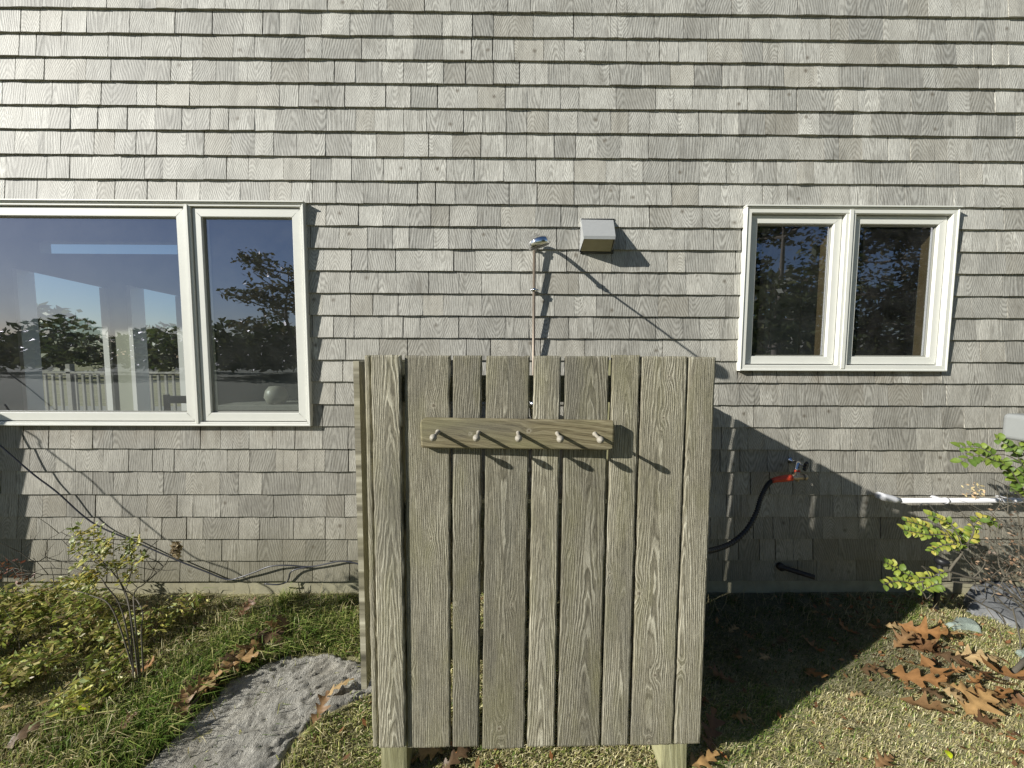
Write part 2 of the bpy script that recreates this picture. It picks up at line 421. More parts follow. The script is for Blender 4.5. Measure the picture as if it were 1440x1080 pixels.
# shingle courses: the butt lines measured on the photograph at x = 480
ybutt = [-90, -55, -20, 14.5, 49.3, 82.7, 116.2, 150.3, 184.3, 219.5, 253.5, 285.6, 317, 348.8, 380.2, 411.8, 443, 474.4, 505.7, 536.3, 568, 599.3,
         631, 662.8, 695, 726.4, 757.6, 788, 817]
ZB = [at(480, y, .013).z for y in ybutt]
ZTOP = ZB[0] + .14
SH_PARTS = []; SH_REST = []
def shingle_geo(x0, x1, z0, z1, tb, seed):
    """bottom edge z0, visible top z1; the piece runs on under the course above"""
    rnd = random.Random(seed)
    hid = .028; zt = z1 + hid
    nseg = 3; vs = []; cup = rnd.uniform(-.0012, .0012); tl = rnd.uniform(-.0012, .0012)
    H = z1 - z0
    ytop = -.0018 + tb*0.02; yt = lambda y: y
    sk = rnd.uniform(-.0009, .0009); bz = [z0 + rnd.uniform(-.001, .001) + sk*(2*k/nseg-1) for k in range(nseg+1)]
    for k in range(nseg+1):
        t = k/nseg; x = x0 + (x1-x0)*t
        c = cup*(1-(2*t-1)**2)*2 + tl*(2*t-1)
        vs.append((x, -tb + c, bz[k]))                       # butt, front edge
        vs.append((x + rnd.uniform(-.0003, .0003), ytop - .0, zt))      # top (hidden)
        vs.append((x, .0015, bz[k] + .0015))                        # butt, back edge
    fs = []
    for k in range(nseg):
        a = 3*k; b = 3*(k+1)
        fs.append((a, b, b+1, a+1)); fs.append((a+2, b+2, b, a))
    fs.append((2, 0, 1)); e = 3*nseg; fs.append((e, e+2, e+1))
    return vs, fs
def mk_mesh(name, items, mat):
    V = []; Fc = []; LCs = []; SCs = []
    for vs, fs, c, rn in items:
        n = len(V); V += vs; Fc += [tuple(i+n for i in f) for f in fs]
        LCs += [(v[0]-c[0], 0, v[2]-c[1]) for v in vs]; SCs += [(*rn, 1)]*len(vs)
    me = bpy.data.meshes.new(name); me.from_pydata(V, [], Fc); me.materials.append(mat)
    a = me.attributes.new('lc', 'FLOAT_VECTOR', 'POINT'); a.data.foreach_set('vector', [q for v in LCs for q in v])
    b = me.attributes.new('sc', 'FLOAT_COLOR', 'POINT'); b.data.foreach_set('color', [q for v in SCs for q in v])
    me.update(); return me

allsh = []; seed = 0
for r, zb in enumerate(ZB):
    zt = ZB[r-1] if r else ZTOP
    x = -7.0 + random.random()*.1
    while x < 5.2:
        w = random.choice([random.uniform(.085, .13), random.uniform(.11, .16), random.uniform(.11, .16), random.uniform(.15, .22)])
        gap = random.choice([.0012, .0022, .003, .004, .0055])
        x1 = x + w - gap
        segs = [(x, x1, zb, zt)]
        for hx0, hx1, hz0, hz1 in HOLES:
            new = []
            for (a, b, c, d) in segs:
                if b <= hx0 or a >= hx1 or d <= hz0 + .012 or c >= hz1 - .02: 
                    # course just below the sill: run the pieces up to it
                    if d > hz0 - .07 and d <= hz0 + .012 and a > hx0 - .02 and b < hx1 + .1 and hz0 - d > .012: d = hz0 - .001
                    if d > hz0 - .002 and d <= hz0+.012 and b > hx0 and a < hx1: d = hz0 - .001
                    new.append((a, b, c, d)); continue
                if c < hz0 and hz0 - c > .03:            # top part runs into the opening
                    pa, pb = max(a, hx0), min(b, hx1)
                    if pa - a > .02: new.append((a, pa-.001, c, d))
                    if b - pb > .02: new.append((pb+.001, b, c, d))
                    new.append((pa, pb, c, hz0-.001)) ; continue
                if a < hx0 - .012: new.append((a, min(b, hx0-.002), c, d))
                if b > hx1 + .012: new.append((max(a, hx1+.002), b, c, d))
            segs = new
        for (a, b, c, d) in segs:
            if b - a < .012 or d - c < .01: continue
            seed += 1
            rn = (random.random(), random.random(), random.random())
            vs, fs = shingle_geo(a, b, c, d, .0158 + random.uniform(-.0012, .0016), seed)
            if any(abs(d - (h[2]-.001)) < 1e-6 for h in HOLES):   # cut flush under a sill
                vs = [(v[0], v[1], min(v[2], d)) if i % 3 == 1 else v for i, v in enumerate(vs)]
            cx, cz = (a+b)/2, (c+d)/2
            p = proj((cx, -.01, cz)); pa = proj((a, -.01, c)); pb = proj((b, -.01, d))
            area = abs(pb[0]-pa[0]) * abs(pa[1]-pb[1])
            vis = -10 < p[0] < 1450 and -10 < p[1] < 1090 and not (515 < p[0] < 985 and p[1] > 520) and p[1] > 0 and 0 < pa[0] and pb[0] < 1440
            allsh.append((area if vis else 0, (vs, fs, (cx, cz), rn)))
        x += w
allsh.sort(key=lambda t: -t[0])
for area, it in allsh[:300]:
    o = bpy.data.objects.new('shingle', mk_mesh('shingle', [it], M_shingle)); COL.objects.link(o); attach(o, house)
o = bpy.data.objects.new('shingles', mk_mesh('shingles', [it for a, it in allsh[300:]], M_shingle)); COL.objects.link(o); attach(o, house)
tag(o, kind='stuff')
# nail heads on the face-nailed row below the big window
mb = MB()
for k in range(26):
    x = at(40, 606, .01).x + k*.082 + random.uniform(-.02, .02); z = LW[2] - .028 + random.uniform(-.003, .003)
    if x < LW[1]: mb.lathe((x, -.004, z), (0, -1, 0), [(0, .0028), (.0015, .0026), (.002, 0)], 7)
for k in range(9):
    mb.lathe((RW[0]+.06+k*.125, -.003, RW[2]-.02), (0, -1, 0), [(0, .0025), (.0015, .0023), (.002, 0)], 7)
tag(mb.build('nail_heads', M_vent, house), kind='stuff')

# ------------------------------------------------------------------ windows
def ring(mb, X0, X1, Z0, Z1, w, ya, yb, wt=None, wb=None, ch=.0025):
    """mitred frame: outer rectangle, rail width w, from y=ya (back) to y=yb (front, smaller)"""
    wt = wt or w; wb = wb or w
    O = [(X0, Z0), (X1, Z0), (X1, Z1), (X0, Z1)]; I = [(X0+w, Z0+wb), (X1-w, Z0+wb), (X1-w, Z1-wt), (X0+w, Z1-wt)]
    g = .0005
    for k in range(4):
        o1, o2, i1, i2 = O[k], O[(k+1) % 4], I[k], I[(k+1) % 4]
        dx, dz = (o2[0]-o1[0]), (o2[1]-o1[1]); L = math.hypot(dx, dz); dx /= L; dz /= L
        sh = lambda p, s: (p[0]+dx*s, p[1]+dz*s)
        o1 = sh(o1, g); o2 = sh(o2, -g); i1 = sh(i1, g); i2 = sh(i2, -g)
        # chamfered inner and outer lips
        nx, nz = -dz, dx
        quad = [o1, o2, i2, i1]
        vs = [(p[0], ya, p[1]) for p in quad] + [(p[0], yb+ch, p[1]) for p in quad]
        c = [(o1[0]+nx*ch, o1[1]+nz*ch), (o2[0]+nx*ch, o2[1]+nz*ch), (i2[0]-nx*ch, i2[1]-nz*ch), (i1[0]-nx*ch, i1[1]-nz*ch)]
        vs += [(p[0], yb, p[1]) for p in c]
        mb.add(vs, [(0,3,2,1), (0,1,5,4), (1,2,6,5), (2,3,7,6), (3,0,4,7), (4,5,9,8), (5,6,10,9), (6,7,11,10), (7,4,8,11), (8,9,10,11)])
def make_window(name, label, R, mull, cas_w, cas_q, sash_w, sash_q, glass_q, jamb):
    X0, X1, Z0, Z1 = R
    mb = MB()
    ring(mb, X0, X1, Z0, Z1, cas_w, .10, -cas_q)
    ring(mb, X0-.003, X1+.003, Z0-.004, Z1+.003, .009, .06, -cas_q-.005, wb=.011)
    for mx, mw in mull:
        mb.box(mx-mw/2, mx+mw/2, -cas_q+.002, .10, Z0+cas_w, Z1-cas_w)
        mb.box(mx-mw*.18, mx+mw*.18, -cas_q-.004, -cas_q+.0015, Z0+.0115, Z1-.0095)
    win = mb.build(name, M_white, house); win['label'] = label
    edges = [X0+cas_w] + [v for mx, mw in mull for v in (mx-mw/2, mx+mw/2)] + [X1-cas_w]
    zb, zt = Z0+cas_w, Z1-cas_w
    for k in range(0, len(edges), 2):
        a, b = edges[k]+.004, edges[k+1]-.004
        mb = MB(); ring(mb, a, b, zb+.004, zt-.004, sash_w, -glass_q+.02, -sash_q)
        s = mb.build('sash', M_white, win)
        mb = MB(); ring(mb, a+sash_w-.001, b-sash_w+.001, zb+.003+sash_w, zt-.003-sash_w, .008, -glass_q+.012, -glass_q-.006)
        mb.build('glazing_bead', M_bead, win)
        mb = MB(); g = sash_w+.002; y = -glass_q
        mb.add([(a+g, y, zb+g), (b-g, y, zb+g), (b-g, y, zt-g), (a+g, y, zt-g)], [(0,1,2,3)])
        mb.build('pane', M_glass, win)
        if jamb:
            mb = MB(); ring(mb, a+sash_w*.55, b-sash_w*.55, zb+.018, zt-.018, .018, .080, .036)
            mb.build('inner_jamb', M_jamb, win)
    return win
xm = at(268, 440, .036).x
make_window('window', 'wide picture window with a fixed pane and a narrow side sash', LW, [(xm+.005, .034)], .018, .034, .047, .022, .002, False)
xm2 = at(1192, 400, .036).x
make_window('window', 'smaller window of two equal casement sashes', RW, [(xm2, .052)], .030, .034, .044, .010, -.012, True)
# drip cap and sill strips
mb = MB(); mb.box(LW[0]-.01, LW[1]+.006, -.046, .0, LW[3]+.0032, LW[3]+.010); mb.build('drip_cap', M_white, house)
mb = MB(); mb.box(RW[0]-.006, RW[1]+.006, -.046, .0, RW[3]+.0032, RW[3]+.010); mb.build('drip_cap', M_white, house)

# ------------------------------------------------------------------ rooms behind the glass
FARY = 2.7
def fx(x, y): return at(x, y, -FARY)
op = []
mb = MB()
# gable wall of the left room: piers and raking heads round two doors that look through to the far side
d1l, d1r, d2l, d2r = fx(30, 450).x, fx(150, 450).x, fx(186, 450).x, fx(255, 450).x
t1l, t1r = fx(35, 378).z, fx(150, 405).z; t2l, t2r = fx(183, 402).z, fx(252, 417).z
CE = 4.3
s0, s1, sz0, sz1 = fx(56, 350).x, fx(262, 350).x, fx(150, 357).z, fx(150, 340).z
mb.box(-10.5, d1l, FARY, FARY+.12, 0, CE); mb.box(d1r, d2l, FARY, FARY+.12, 0, sz0); mb.box(d1l, d2r, FARY, FARY+.12, sz1, CE); mb.box(d1l, s0, FARY, FARY+.12, sz0, sz1); mb.box(d2r, -1.0, FARY, FARY+.12, 0, CE)
for a, b, za, zb in ((d1l, d1r, t1l, t1r), (d2l, d2r, t2l, t2r)):
    mb.add([(a, FARY, za), (b, FARY, zb), (b, FARY, sz0), (a, FARY, sz0), (a, FARY+.12, za), (b, FARY+.12, zb), (b, FARY+.12, sz0), (a, FARY+.12, sz0)],
           [(0,1,2,3), (7,6,5,4), (4,5,1,0), (5,6,2,1), (6,7,3,2), (7,4,0,3)])
mb.box(-1.0, -.9, .145, FARY+.12, 0, CE); mb.box(-10.6, -10.5, .145, FARY+.12, 0, CE)
mb.build('interior_wall', M_room, house)
mb = MB(); mb.box(-10.6, -.9, .145, FARY+.12, CE, CE+.1)
mb.build('ceiling', M_room, house)
mb = MB(); mb.box(-10.6, 5.2, .145, FARY+.12, .02, .12); mb.build('interior_floor', M_roomdark, house)
mb = MB()
for a, b, c in ((d1r, t1r, .07), (d2r, t2r, .07), (d1l, t1l, .05), (d2l, t2l, .05)):
    mb.box(a-c/2, a+c/2, FARY-.03, FARY+.15, .12, b)
mb.build('door_frame', M_beam, house)
# right room
mb = MB(); mb.box(.9, 1.0, .145, 2.4, .12, 2.9); mb.box(4.9, 5.0, .145, 2.4, .12, 2.9)
mb.box(.9, 5.0, 2.4, 2.5, .12, 2.9); mb.box(.9, 5.0, .145, 2.5, 2.9, 3.0)
mb.build('interior_wall', M_room, house)
M_cab = plain('olive_cabinet_paint', (.34, .36, .26), .6, var=.1, scale=4)
cab = empty('tall_cabinet', (2.9, 1.4, .12)); tag(cab, 'tall olive-grey cabinet inside the room, behind the left casement of the smaller window', 'cabinet')
pa, pb = at(1082, 328, -.9), at(1165, 500, -.9)
mb = MB(); mb.box(pa.x, pb.x+.25, .9, 1.3, .12, pa.z); mb.build('cabinet_body', M_cab, cab, .004)
mb = MB(); mb.box(pa.x+.03, (pa.x+pb.x)/2, .88, .8985, .2, pa.z-.05); mb.build('door', M_cab, cab, .003)
mb = MB(); mb.box((pa.x+pb.x)/2+.01, pb.x+.2, .88, .8985, .2, pa.z-.05); mb.build('door', M_cab, cab, .003)
pa, pb = at(1256, 345, -.9), at(1300, 470, -.9)
bd = empty('notice_board', (pa.x, .9, pb.z)); tag(bd, 'dark board with a white edge inside, seen through the right casement of the smaller window', 'board')
mb = MB(); mb.box(pa.x, pb.x-.10, .9, .94, pb.z, pa.z); mb.build('panel', M_cab, bd, .003)
mb = MB(); qa, qb = at(1284, 430, -.9), at(1294, 466, -.9)
mb.add([(qa.x, .89, qb.z), (qb.x, .89, qb.z), (qb.x+.015, .89, at(1296, 398, -.9).z), (qa.x+.0, .89, at(1284, 412, -.9).z),
        (qa.x, .898, qb.z), (qb.x, .898, qb.z), (qb.x+.015, .898, at(1296, 398, -.9).z), (qa.x+.0, .898, at(1284, 412, -.9).z)],
       [(0,1,2,3), (7,6,5,4), (0,4,5,1), (1,5,6,2), (2,6,7,3), (3,7,4,0)])
mb.build('white_edge', M_beam, bd)
# chair inside the left room
ch = empty('dining_chair', at(238, 582, -.75) ); ch.location.z = .12
tag(ch, 'dark wooden chair inside, low at the right end of the big pane', 'chair')
M_darkwood = plain('dark_stained_wood', (.035, .028, .022), .4)
def bx(name, cx, cy, cz, sx, sy, sz, mat, par, bev=.004):
    mb = MB(); mb.box(cx-sx/2, cx+sx/2, cy-sy/2, cy+sy/2, cz-sz/2, cz+sz/2); return mb.build(name, mat, par, bev)
cl = Vector(ch.location)
bx('seat', cl.x, cl.y, cl.z+.45, .44, .42, .04, M_darkwood, ch)
for sx in (-.19, .19):
    for sy in (-.18, .18): bx('leg', cl.x+sx, cl.y+sy, cl.z+.215, .035, .035, .43, M_darkwood, ch)
    bx('back_post', cl.x+sx, cl.y+.2, cl.z+.69, .035, .03, .44, M_darkwood, ch)
for zz in (.62, .74, .87): bx('back_rail', cl.x, cl.y+.2, cl.z+zz, .345, .022, .06, M_darkwood, ch)
# counter with a lidded pot behind the narrow sash
ct = empty('side_counter', (at(350, 560, -.9).x, .9, .12)); tag(ct, 'dark counter inside, behind the narrow sash of the big window', 'counter')
ca, cb = at(312, 545, -.8), at(425, 545, -.8)
mb = MB(); mb.box(ca.x, cb.x+.2, .75, 1.2, .93, .97); mb.build('counter_top', M_deck, ct, .004)
mb = MB(); mb.box(ca.x+.05, cb.x+.15, .80, 1.18, .12, .928); mb.build('counter_body', M_darkwood, ct, .004)
pt = at(388, 545, -.85)
pot = MB(); pot.lathe((pt.x, pt.y, .972), (0, 0, 1), [(0, .0), (.001, .06), (.05, .085), (.10, .075), (.135, .05), (.14, .0)], 20)
po = pot.build('stone_jar', plain('stoneware', (.35, .33, .28), .4)); tag(po, 'round stoneware jar standing on the dark counter inside', 'jar')
# deck and railing beyond the far doors
mb = MB()
for k in range(34): mb.box(-16, -2, FARY+.16+k*.14, FARY+.29+k*.14, .02, .06)
tag(mb.build('deck', M_deck), kind='structure')
rl = empty('deck_railing', (-9, 5.6, .06)); tag(rl, 'grey wooden deck railing seen through the house beyond the big window', 'railing')
bx('top_rail', -9, 5.6, 1.0, 14, .09, .04, M_deck, rl); bx('bottom_rail', -9, 5.6, .16, 14, .05, .06, M_deck, rl)
proto = None
for k in range(92):
    x = -15.9 + k*.15
    if proto is None: proto = bx('baluster', x, 5.6, .585, .04, .035, .785, M_deck, rl, 0); px0 = x
    else:
        o = proto.copy(); COL.objects.link(o); o.location.x += x - px0
for x in (-15.95, -13.6, -11.2, -8.8, -6.4, -4.0, -2.05): bx('post', x, 5.6, .62, .09, .09, 1.1, M_deck, rl)

# ------------------------------------------------------------------ trees (their tops and trunks stand in the panes)
def leaf_cloud(blobs, n, size, cols, flat=.6, seed=1, ar=.45):
    r = np.random.default_rng(seed)
    w = np.array([b[3]*b[4]*b[5] for b in blobs]); w = w**.7; idx = r.choice(len(blobs), n, p=w/w.sum())
    B = np.array(blobs)[idx]
    d = r.normal(size=(n, 3)); d /= np.linalg.norm(d, axis=1)[:, None]
    rad = r.random(n)**.45
    P = B[:, :3] + d*B[:, 3:6]*rad[:, None]
    u = r.normal(size=(n, 3)); u[:, 2] *= flat; u /= np.linalg.norm(u, axis=1)[:, None]
    v = np.cross(u, r.normal(size=(n, 3))); v /= np.linalg.norm(v, axis=1)[:, None]
    s = size*(.6+.8*r.random(n))[:, None]
    V = np.stack([P-u*s, P+v*s*ar, P+u*s, P-v*s*ar], 1).reshape(-1, 3)
    Fc = np.arange(4*n).reshape(-1, 4)
    ci = r.integers(0, len(cols), n); C = np.array(cols)[ci]*(.75+.5*r.random((n, 1)))
    return V, Fc, np.repeat(C, 4, 0)
def np_mesh(name, V, Fc, C, mat, parent=None, lc=None):
    me = bpy.data.meshes.new(name); k = Fc.shape[1]
    me.vertices.add(len(V)); me.vertices.foreach_set('co', np.asarray(V, np.float32).ravel())
    me.loops.add(Fc.size); me.loops.foreach_set('vertex_index', Fc.ravel().astype(np.int32))
    me.polygons.add(len(Fc)); me.polygons.foreach_set('loop_start', np.arange(0, Fc.size, k, dtype=np.int32))
    me.polygons.foreach_set('loop_total', np.full(len(Fc), k, np.int32))
    me.materials.append(mat)
    a = me.attributes.new('sc', 'FLOAT_COLOR', 'POINT')
    a.data.foreach_set('color', np.hstack([C, np.ones((len(C), 1))]).astype(np.float32).ravel())
    me.update(calc_edges=True); me.validate()
    o = bpy.data.objects.new(name, me); COL.objects.link(o)
    if parent: attach(o, parent)
    return o
GREEN = [(.045, .065, .02), (.06, .08, .025), (.09, .10, .03), (.035, .05, .018)]
AUT = [(.12, .10, .035), (.07, .08, .03), (.05, .065, .022)]
def tree(name, x, y, h, spread, nleaf, label, cols=GREEN, seed=1, size=.12, bare=.3, lean=0, group=None):
    rr = random.Random(seed); t = empty(name, (x, y, -.13)); tag(t, label, 'tree', group)
    mb = MB(); blobs = []
    tr = [Vector((x, y, -.13)), Vector((x+lean*.2, y, h*.3)), Vector((x+lean*.6+rr.uniform(-.2, .2), y+.1, h*.6)), Vector((x+lean, y, h*.92))]
    tp = spline(tr, 5); mb.tube(tp, [h*.022*(1-.85*i/(len(tp)-1)) for i in range(len(tp))], 7)
    for k in range(16):
        s = tp[int(len(tp)*rr.uniform(bare, .98))]; a = rr.uniform(0, 6.28); L = spread*rr.uniform(.5, 1.1)*(1.15 - .5*(s.z/h))
        e = s + Vector((math.cos(a)*L, math.sin(a)*L, L*rr.uniform(.05, .6))); mid = (s+e)/2 + Vector((0, 0, -.08*L))
        bp = spline([s, mid, e], 4); mb.tube(bp, [h*.007*(1-.8*i/(len(bp)-1)) for i in range(len(bp))], 5)
        for q in range(4):
            f = bp[rr.randint(2, len(bp)-1)]; e2 = f + Vector((rr.uniform(-1, 1), rr.uniform(-1, 1), rr.uniform(-.1, .7)))*L*.4
            mb.tube([f, e2], [h*.003, h*.001], 4)
            blobs.append((*e2, spread*.26, spread*.26, spread*.12))
        blobs.append((*e, spread*.3, spread*.3, spread*.16))
    mb.build('trunk', M_bark, t)
    V, Fc, C = leaf_cloud(blobs, nleaf, size, cols, .5, seed); np_mesh('crown', V, Fc, C, M_leaf, t)
    return t
def refl(px_, depth):
    """ground point, mirrored in the panes, that a pixel column shows at a given distance in front of the wall"""
    r = ray(px_, 502); return r.x/r.y*(2.18+depth)
tree('garden_tree', refl(425, 8.5), -8.5, 3.9, 1.3, 1900, 'small airy tree across the lawn, mirrored in the big window', AUT, 21, .07, .45, -.3)
tree('garden_tree', refl(1090, 10), -10, 7.0, 2.6, 4600, 'tall dark tree across the lawn, mirrored in the left casement of the smaller window', GREEN, 5, .12, .15)
tree('garden_tree', refl(1190, 12), -12, 7.6, 2.8, 1900, 'bare-topped tree across the lawn, mirrored in the middle of the smaller window', AUT, 9, .10, .3)
tree('garden_tree', refl(1290, 11), -11, 7.2, 2.6, 2400, 'branching tree across the lawn, mirrored in the right casement of the smaller window', AUT, 14, .10, .2)
tree('garden_tree', refl(1360, 9), -9, 8.0, 2.8, 6500, 'tall dark tree at the far right of the lawn', GREEN, 17, .12, .12)
tree('garden_tree', refl(1010, 13), -13, 8.0, 2.8, 6500, 'tall dark tree straight across the lawn from the fence', GREEN, 19, .12, .12)
def thicket(name, lab, pts, n, size, cols, seed):
    V, Fc, C = leaf_cloud(pts, n, size, cols, .6, seed); o = np_mesh(name, V, Fc, C, M_leaf); tag(o, lab, 'thicket', kind='stuff')
pts = []
rr = random.Random(4)
for k in range(80):
    px_ = rr.uniform(-250, 470); D = rr.uniform(22, 34); h = rr.uniform(2.4, 4.0)
    for zz in (.3, .6, .85): pts.append((refl(px_, D), -D, h*zz, 1.7, 1.3, .55))
thicket('thicket', 'low dark thicket beyond the lawn, mirrored in the big window', pts, 15000, .28, GREEN, 3)
pts = []
for k in range(60):
    px_ = rr.uniform(930, 1560); D = rr.uniform(13, 20); h = rr.uniform(2.6, 5.4)
    for zz in (.2, .4, .6, .85): pts.append((refl(px_, D), -D, h*zz, 1.5, 1.2, .6))
thicket('thicket', 'dense dark thicket across the lawn, mirrored in the smaller window', pts, 20000, .2, GREEN, 8)
pts = []
for k in range(60):
    x = rr.uniform(-60, -8); D = rr.uniform(16, 30); h = rr.uniform(2.0, 4.2)
    for zz in (.3, .6, .85): pts.append((x, D, h*zz, 1.8, 1.2, .5))
thicket('thicket', 'wind-shaped scrub beyond the deck, seen through the house', pts, 14000, .26, GREEN, 12)

# ------------------------------------------------------------------ wood boards
def board_mesh(name, quad, y_front, thick, mat, seed, horiz=False, slope=None, x0=None, knots=(), step=.007, ragged=.0):
    """quad: bottom-left, bottom-right, top-right, top-left as (x, z) in the board's own plane (front at y_front(x))
    the grain runs along z (or x when horiz)"""
    rr = random.Random(seed); bl, br, tr, tl = [Vector((p[0], p[1])) for p in quad]
    W = max((br-bl).length, (tr-tl).length); H = max((tl-bl).length, (tr-br).length)
    nu = max(4, int(W/step)); nv = max(6, int(H/(step*1.3)))
    if horiz: nu, nv = max(6, int(W/(step*1.3))), max(4, int(H/step))
    cxr = (rr.uniform(-.5, .5)*(H if horiz else W)) if x0 is None else x0
    sl = rr.choice([-1, 1])*rr.uniform(.02, .06) if slope is None else slope
    dpi = rr.uniform(.006, .03)
    V = []; LC = []; G = []; KN = []
    yf = y_front if callable(y_front) else (lambda x: y_front)
    for j in range(nv+1):
        for i in range(nu+1):
            u, v = i/nu, j/nv
            p = (bl*(1-u)+br*u)*(1-v) + (tl*(1-u)+tr*u)*v
            a, b = ((v-.5)*H, (u-.5)*W) if horiz else ((u-.5)*W, (v-.5)*H)      # across, along the grain
            wa = .022*noise.noise(Vector((a*6, b*1.3, seed*3.7))) + .006*noise.noise(Vector((a*22, b*4, seed*1.3))) + .0035*noise.noise(Vector((a*75, b*3, seed*2.3)))
            g = math.sqrt((a-cxr)**2 + dpi*dpi)*(1 + .25*noise.noise(Vector((1, b*1.1, seed)))) + sl*b + wa
            kn = 0
            for (ka, kb, kr) in knots:
                da, db = a-ka, (b-kb)*.55; rr2 = math.hypot(da, db)
                g += .010*(kr/.008)*math.exp(-(rr2/(kr*1.9))**2)
                r1 = math.hypot(da, (b-kb)); kn = max(kn, max(0, 1-r1/kr))
            G.append(g); KN.append(kn); LC.append((a, 0, b))
            edge = 0
            jx = ragged*(noise.noise(Vector((b*14, seed, u*3)))) if (i in (0, nu) and not horiz) else 0
            jz = 0
            if not horiz and j in (0, nv): jz = .0016*noise.noise(Vector((u*9, seed, v*5))) + (rr.uniform(-.0009, .0009) if ragged else 0)
            rnd_e = -.0022 if (i in (0, nu) or j in (0, nv)) else 0
            cup = .0015*math.sin(math.pi*u)
            V.append((p.x+jx, yf(p.x) - cup - rnd_e, p.y+jz))
    nf = len(V)
    Fc = [(j*(nu+1)+i, j*(nu+1)+i+1, (j+1)*(nu+1)+i+1, (j+1)*(nu+1)+i) for j in range(nv) for i in range(nu)]
    # rim + back
    border = [i for i in range(nu+1)] + [j*(nu+1)+nu for j in range(1, nv+1)] + [nv*(nu+1)+i for i in range(nu-1, -1, -1)] + [j*(nu+1) for j in range(nv-1, 0, -1)]
    nb = len(border)
    for k in border:
        p = V[k]; V.append((p[0], p[1]+thick, p[2])); LC.append(LC[k]); G.append(G[k]); KN.append(0)
    for k in range(nb):
        a, b = border[k], border[(k+1) % nb]; Fc.append((b, a, nf+k, nf+(k+1) % nb))
    Fc.append(tuple(nf+k for k in range(nb-1, -1, -1)))
    me = bpy.data.meshes.new(name); me.from_pydata(V, [], Fc); me.materials.append(mat)
    me.attributes.new('lc', 'FLOAT_VECTOR', 'POINT').data.foreach_set('vector', [q for v in LC for q in v])
    me.attributes.new('g', 'FLOAT', 'POINT').data.foreach_set('value', G)
    me.attributes.new('knot', 'FLOAT', 'POINT').data.foreach_set('value', KN)
    rn = [rr.random() for _ in range(3)]
    me.attributes.new('sc', 'FLOAT_COLOR', 'POINT').data.foreach_set('color', [*rn, 1]*len(V))
    me.update()
    return me
def board(name, parent, *a, **k):
    o = bpy.data.objects.new(name, board_mesh(name, *a, **k)); COL.objects.link(o)
    if parent: attach(o, parent)
    return o

# ------------------------------------------------------------------ the outdoor shower enclosure
FQ = .99
enc = empty('shower_enclosure', (0.08, -FQ, 0)); tag(enc, 'weathered grey-brown board enclosure standing before the shingled wall, gaps between its upright boards', 'fence')
def fq(xp):  # the front leans away a little to the right
    return FQ + .006 - .026*(xp-512)/495
def fy(X): 
    return -(FQ + .006 - .026*(X+.457)/1.09)
FB = [ # top-left, top-right, top y, bottom-left, bottom-right, bottom y, dq, slope, x0, knots(px,py,r)
 (512.4, 520.3, 499.6, 524.0, 532.0, 1051, 0, .01, .3, ()),
 (521.3, 562.0, 499.3, 533.3, 570.0, 1052, .012, .045, .012, ()),
 (569.0, 632.4, 500.0, 573.3, 632.6, 1051.5, 0, .008, -.10, ((610, 570, .008), (606, 757, .007), (577, 946, .006))),
 (637.0, 677.6, 500.0, 636.5, 673.2, 1050.5, 0, .012, .08, ((640, 849, .005),)),
 (684.0, 745.2, 500.5, 678.0, 737.2, 1053, 0, .02, -.01, ((719, 850, .006), (702, 1024, .008))),
 (751.0, 789.3, 500.4, 741.5, 780.0, 1050, .002, .035, .0, ()),
 (795.2, 857.2, 500.8, 784.0, 843.2, 1049.8, 0, .05, .018, ()),
 (862.0, 900.8, 499.5, 846.0, 883.6, 1048.6, .001, .035, .01, ((857, 806, .006),)),
 (903.2, 967.8, 501.2, 887.2, 946.0, 1048, 0, .03, -.012, ((941, 530, .006), (933, 587, .006), (898, 834, .009), (921, 949, .008), (912, 1044, .007))),
 (969.6, 1007.4, 502.2, 948.4, 985.2, 1046.4, 0, .03, -.035, ((957, 939, .006), (953, 702, .005))),
]
for k, (a, b, ty, c, d, by, dq, sl, x0, kn) in enumerate(FB):
    q = fq((a+b)/2) + dq
    quad = [at(c, by, q), at(d, by, q), at(b, ty, q), at(a, ty, q)]; quad = [(p.x, p.z) for p in quad]
    cx = sum(p[0] for p in quad)/4; cz = (quad[0][1]+quad[2][1])/2
    ks = []
    for (kx, ky, kr) in kn:
        p = at(kx, ky, q)
        f = (p.z-quad[0][1])/(quad[3][1]-quad[0][1]); cxx = (quad[0][0]+quad[1][0])/2*(1-f)+(quad[3][0]+quad[2][0])/2*f
        ks.append((p.x-cxx, p.z-cz, kr*1.55))
    board('board', enc, quad, (lambda X, dq=dq: fy(X)-dq), .021, M_fence, 40+k, slope=sl, x0=x0, knots=ks, step=.0048, ragged=.0022)
# left side run of boards, outside the posts; only the first edge shows past the front
def side_board(X, q0, q1, z0, z1, seed):
    me = board_mesh('board', [(q0, z0), (q1, z0), (q1, z1), (q0, z1)], 0, .019, M_fence, seed, step=.012, ragged=.002)
    o = bpy.data.objects.new('board', me); COL.objects.link(o); attach(o, enc)
    # board plane (x -> -y world, y -> x world)
    for v in me.vertices:
        x, y, z = v.co; v.co = (X + y, -x, z)
    me.flip_normals()
    return o
zt = CAM.z + .006; zb = .17
for k, (a, b) in enumerate([(.905, .79), (.775, .64), (.63, .49), (.475, .335), (.325, .185), (.17, .03)]):
    side_board(-.517, b, a, zb+.01, zt-.022, 70+k)
for k, (a, b) in enumerate([(.965, .846), (.830, .748), (.732, .595), (.580, .47), (.468, .35), (.335, .20), (.198, .03)]):
    side_board(.612, b, a, zb, zt-.004, 80+k)
def upright(name, x0, x1, y0, y1, z0, z1, seed, mat=M_post):
    o = board(name, enc, [(x0, z0), (x1, z0), (x1, z1), (x0, z1)], y0, y1-y0, mat, seed, step=.01)
    return o
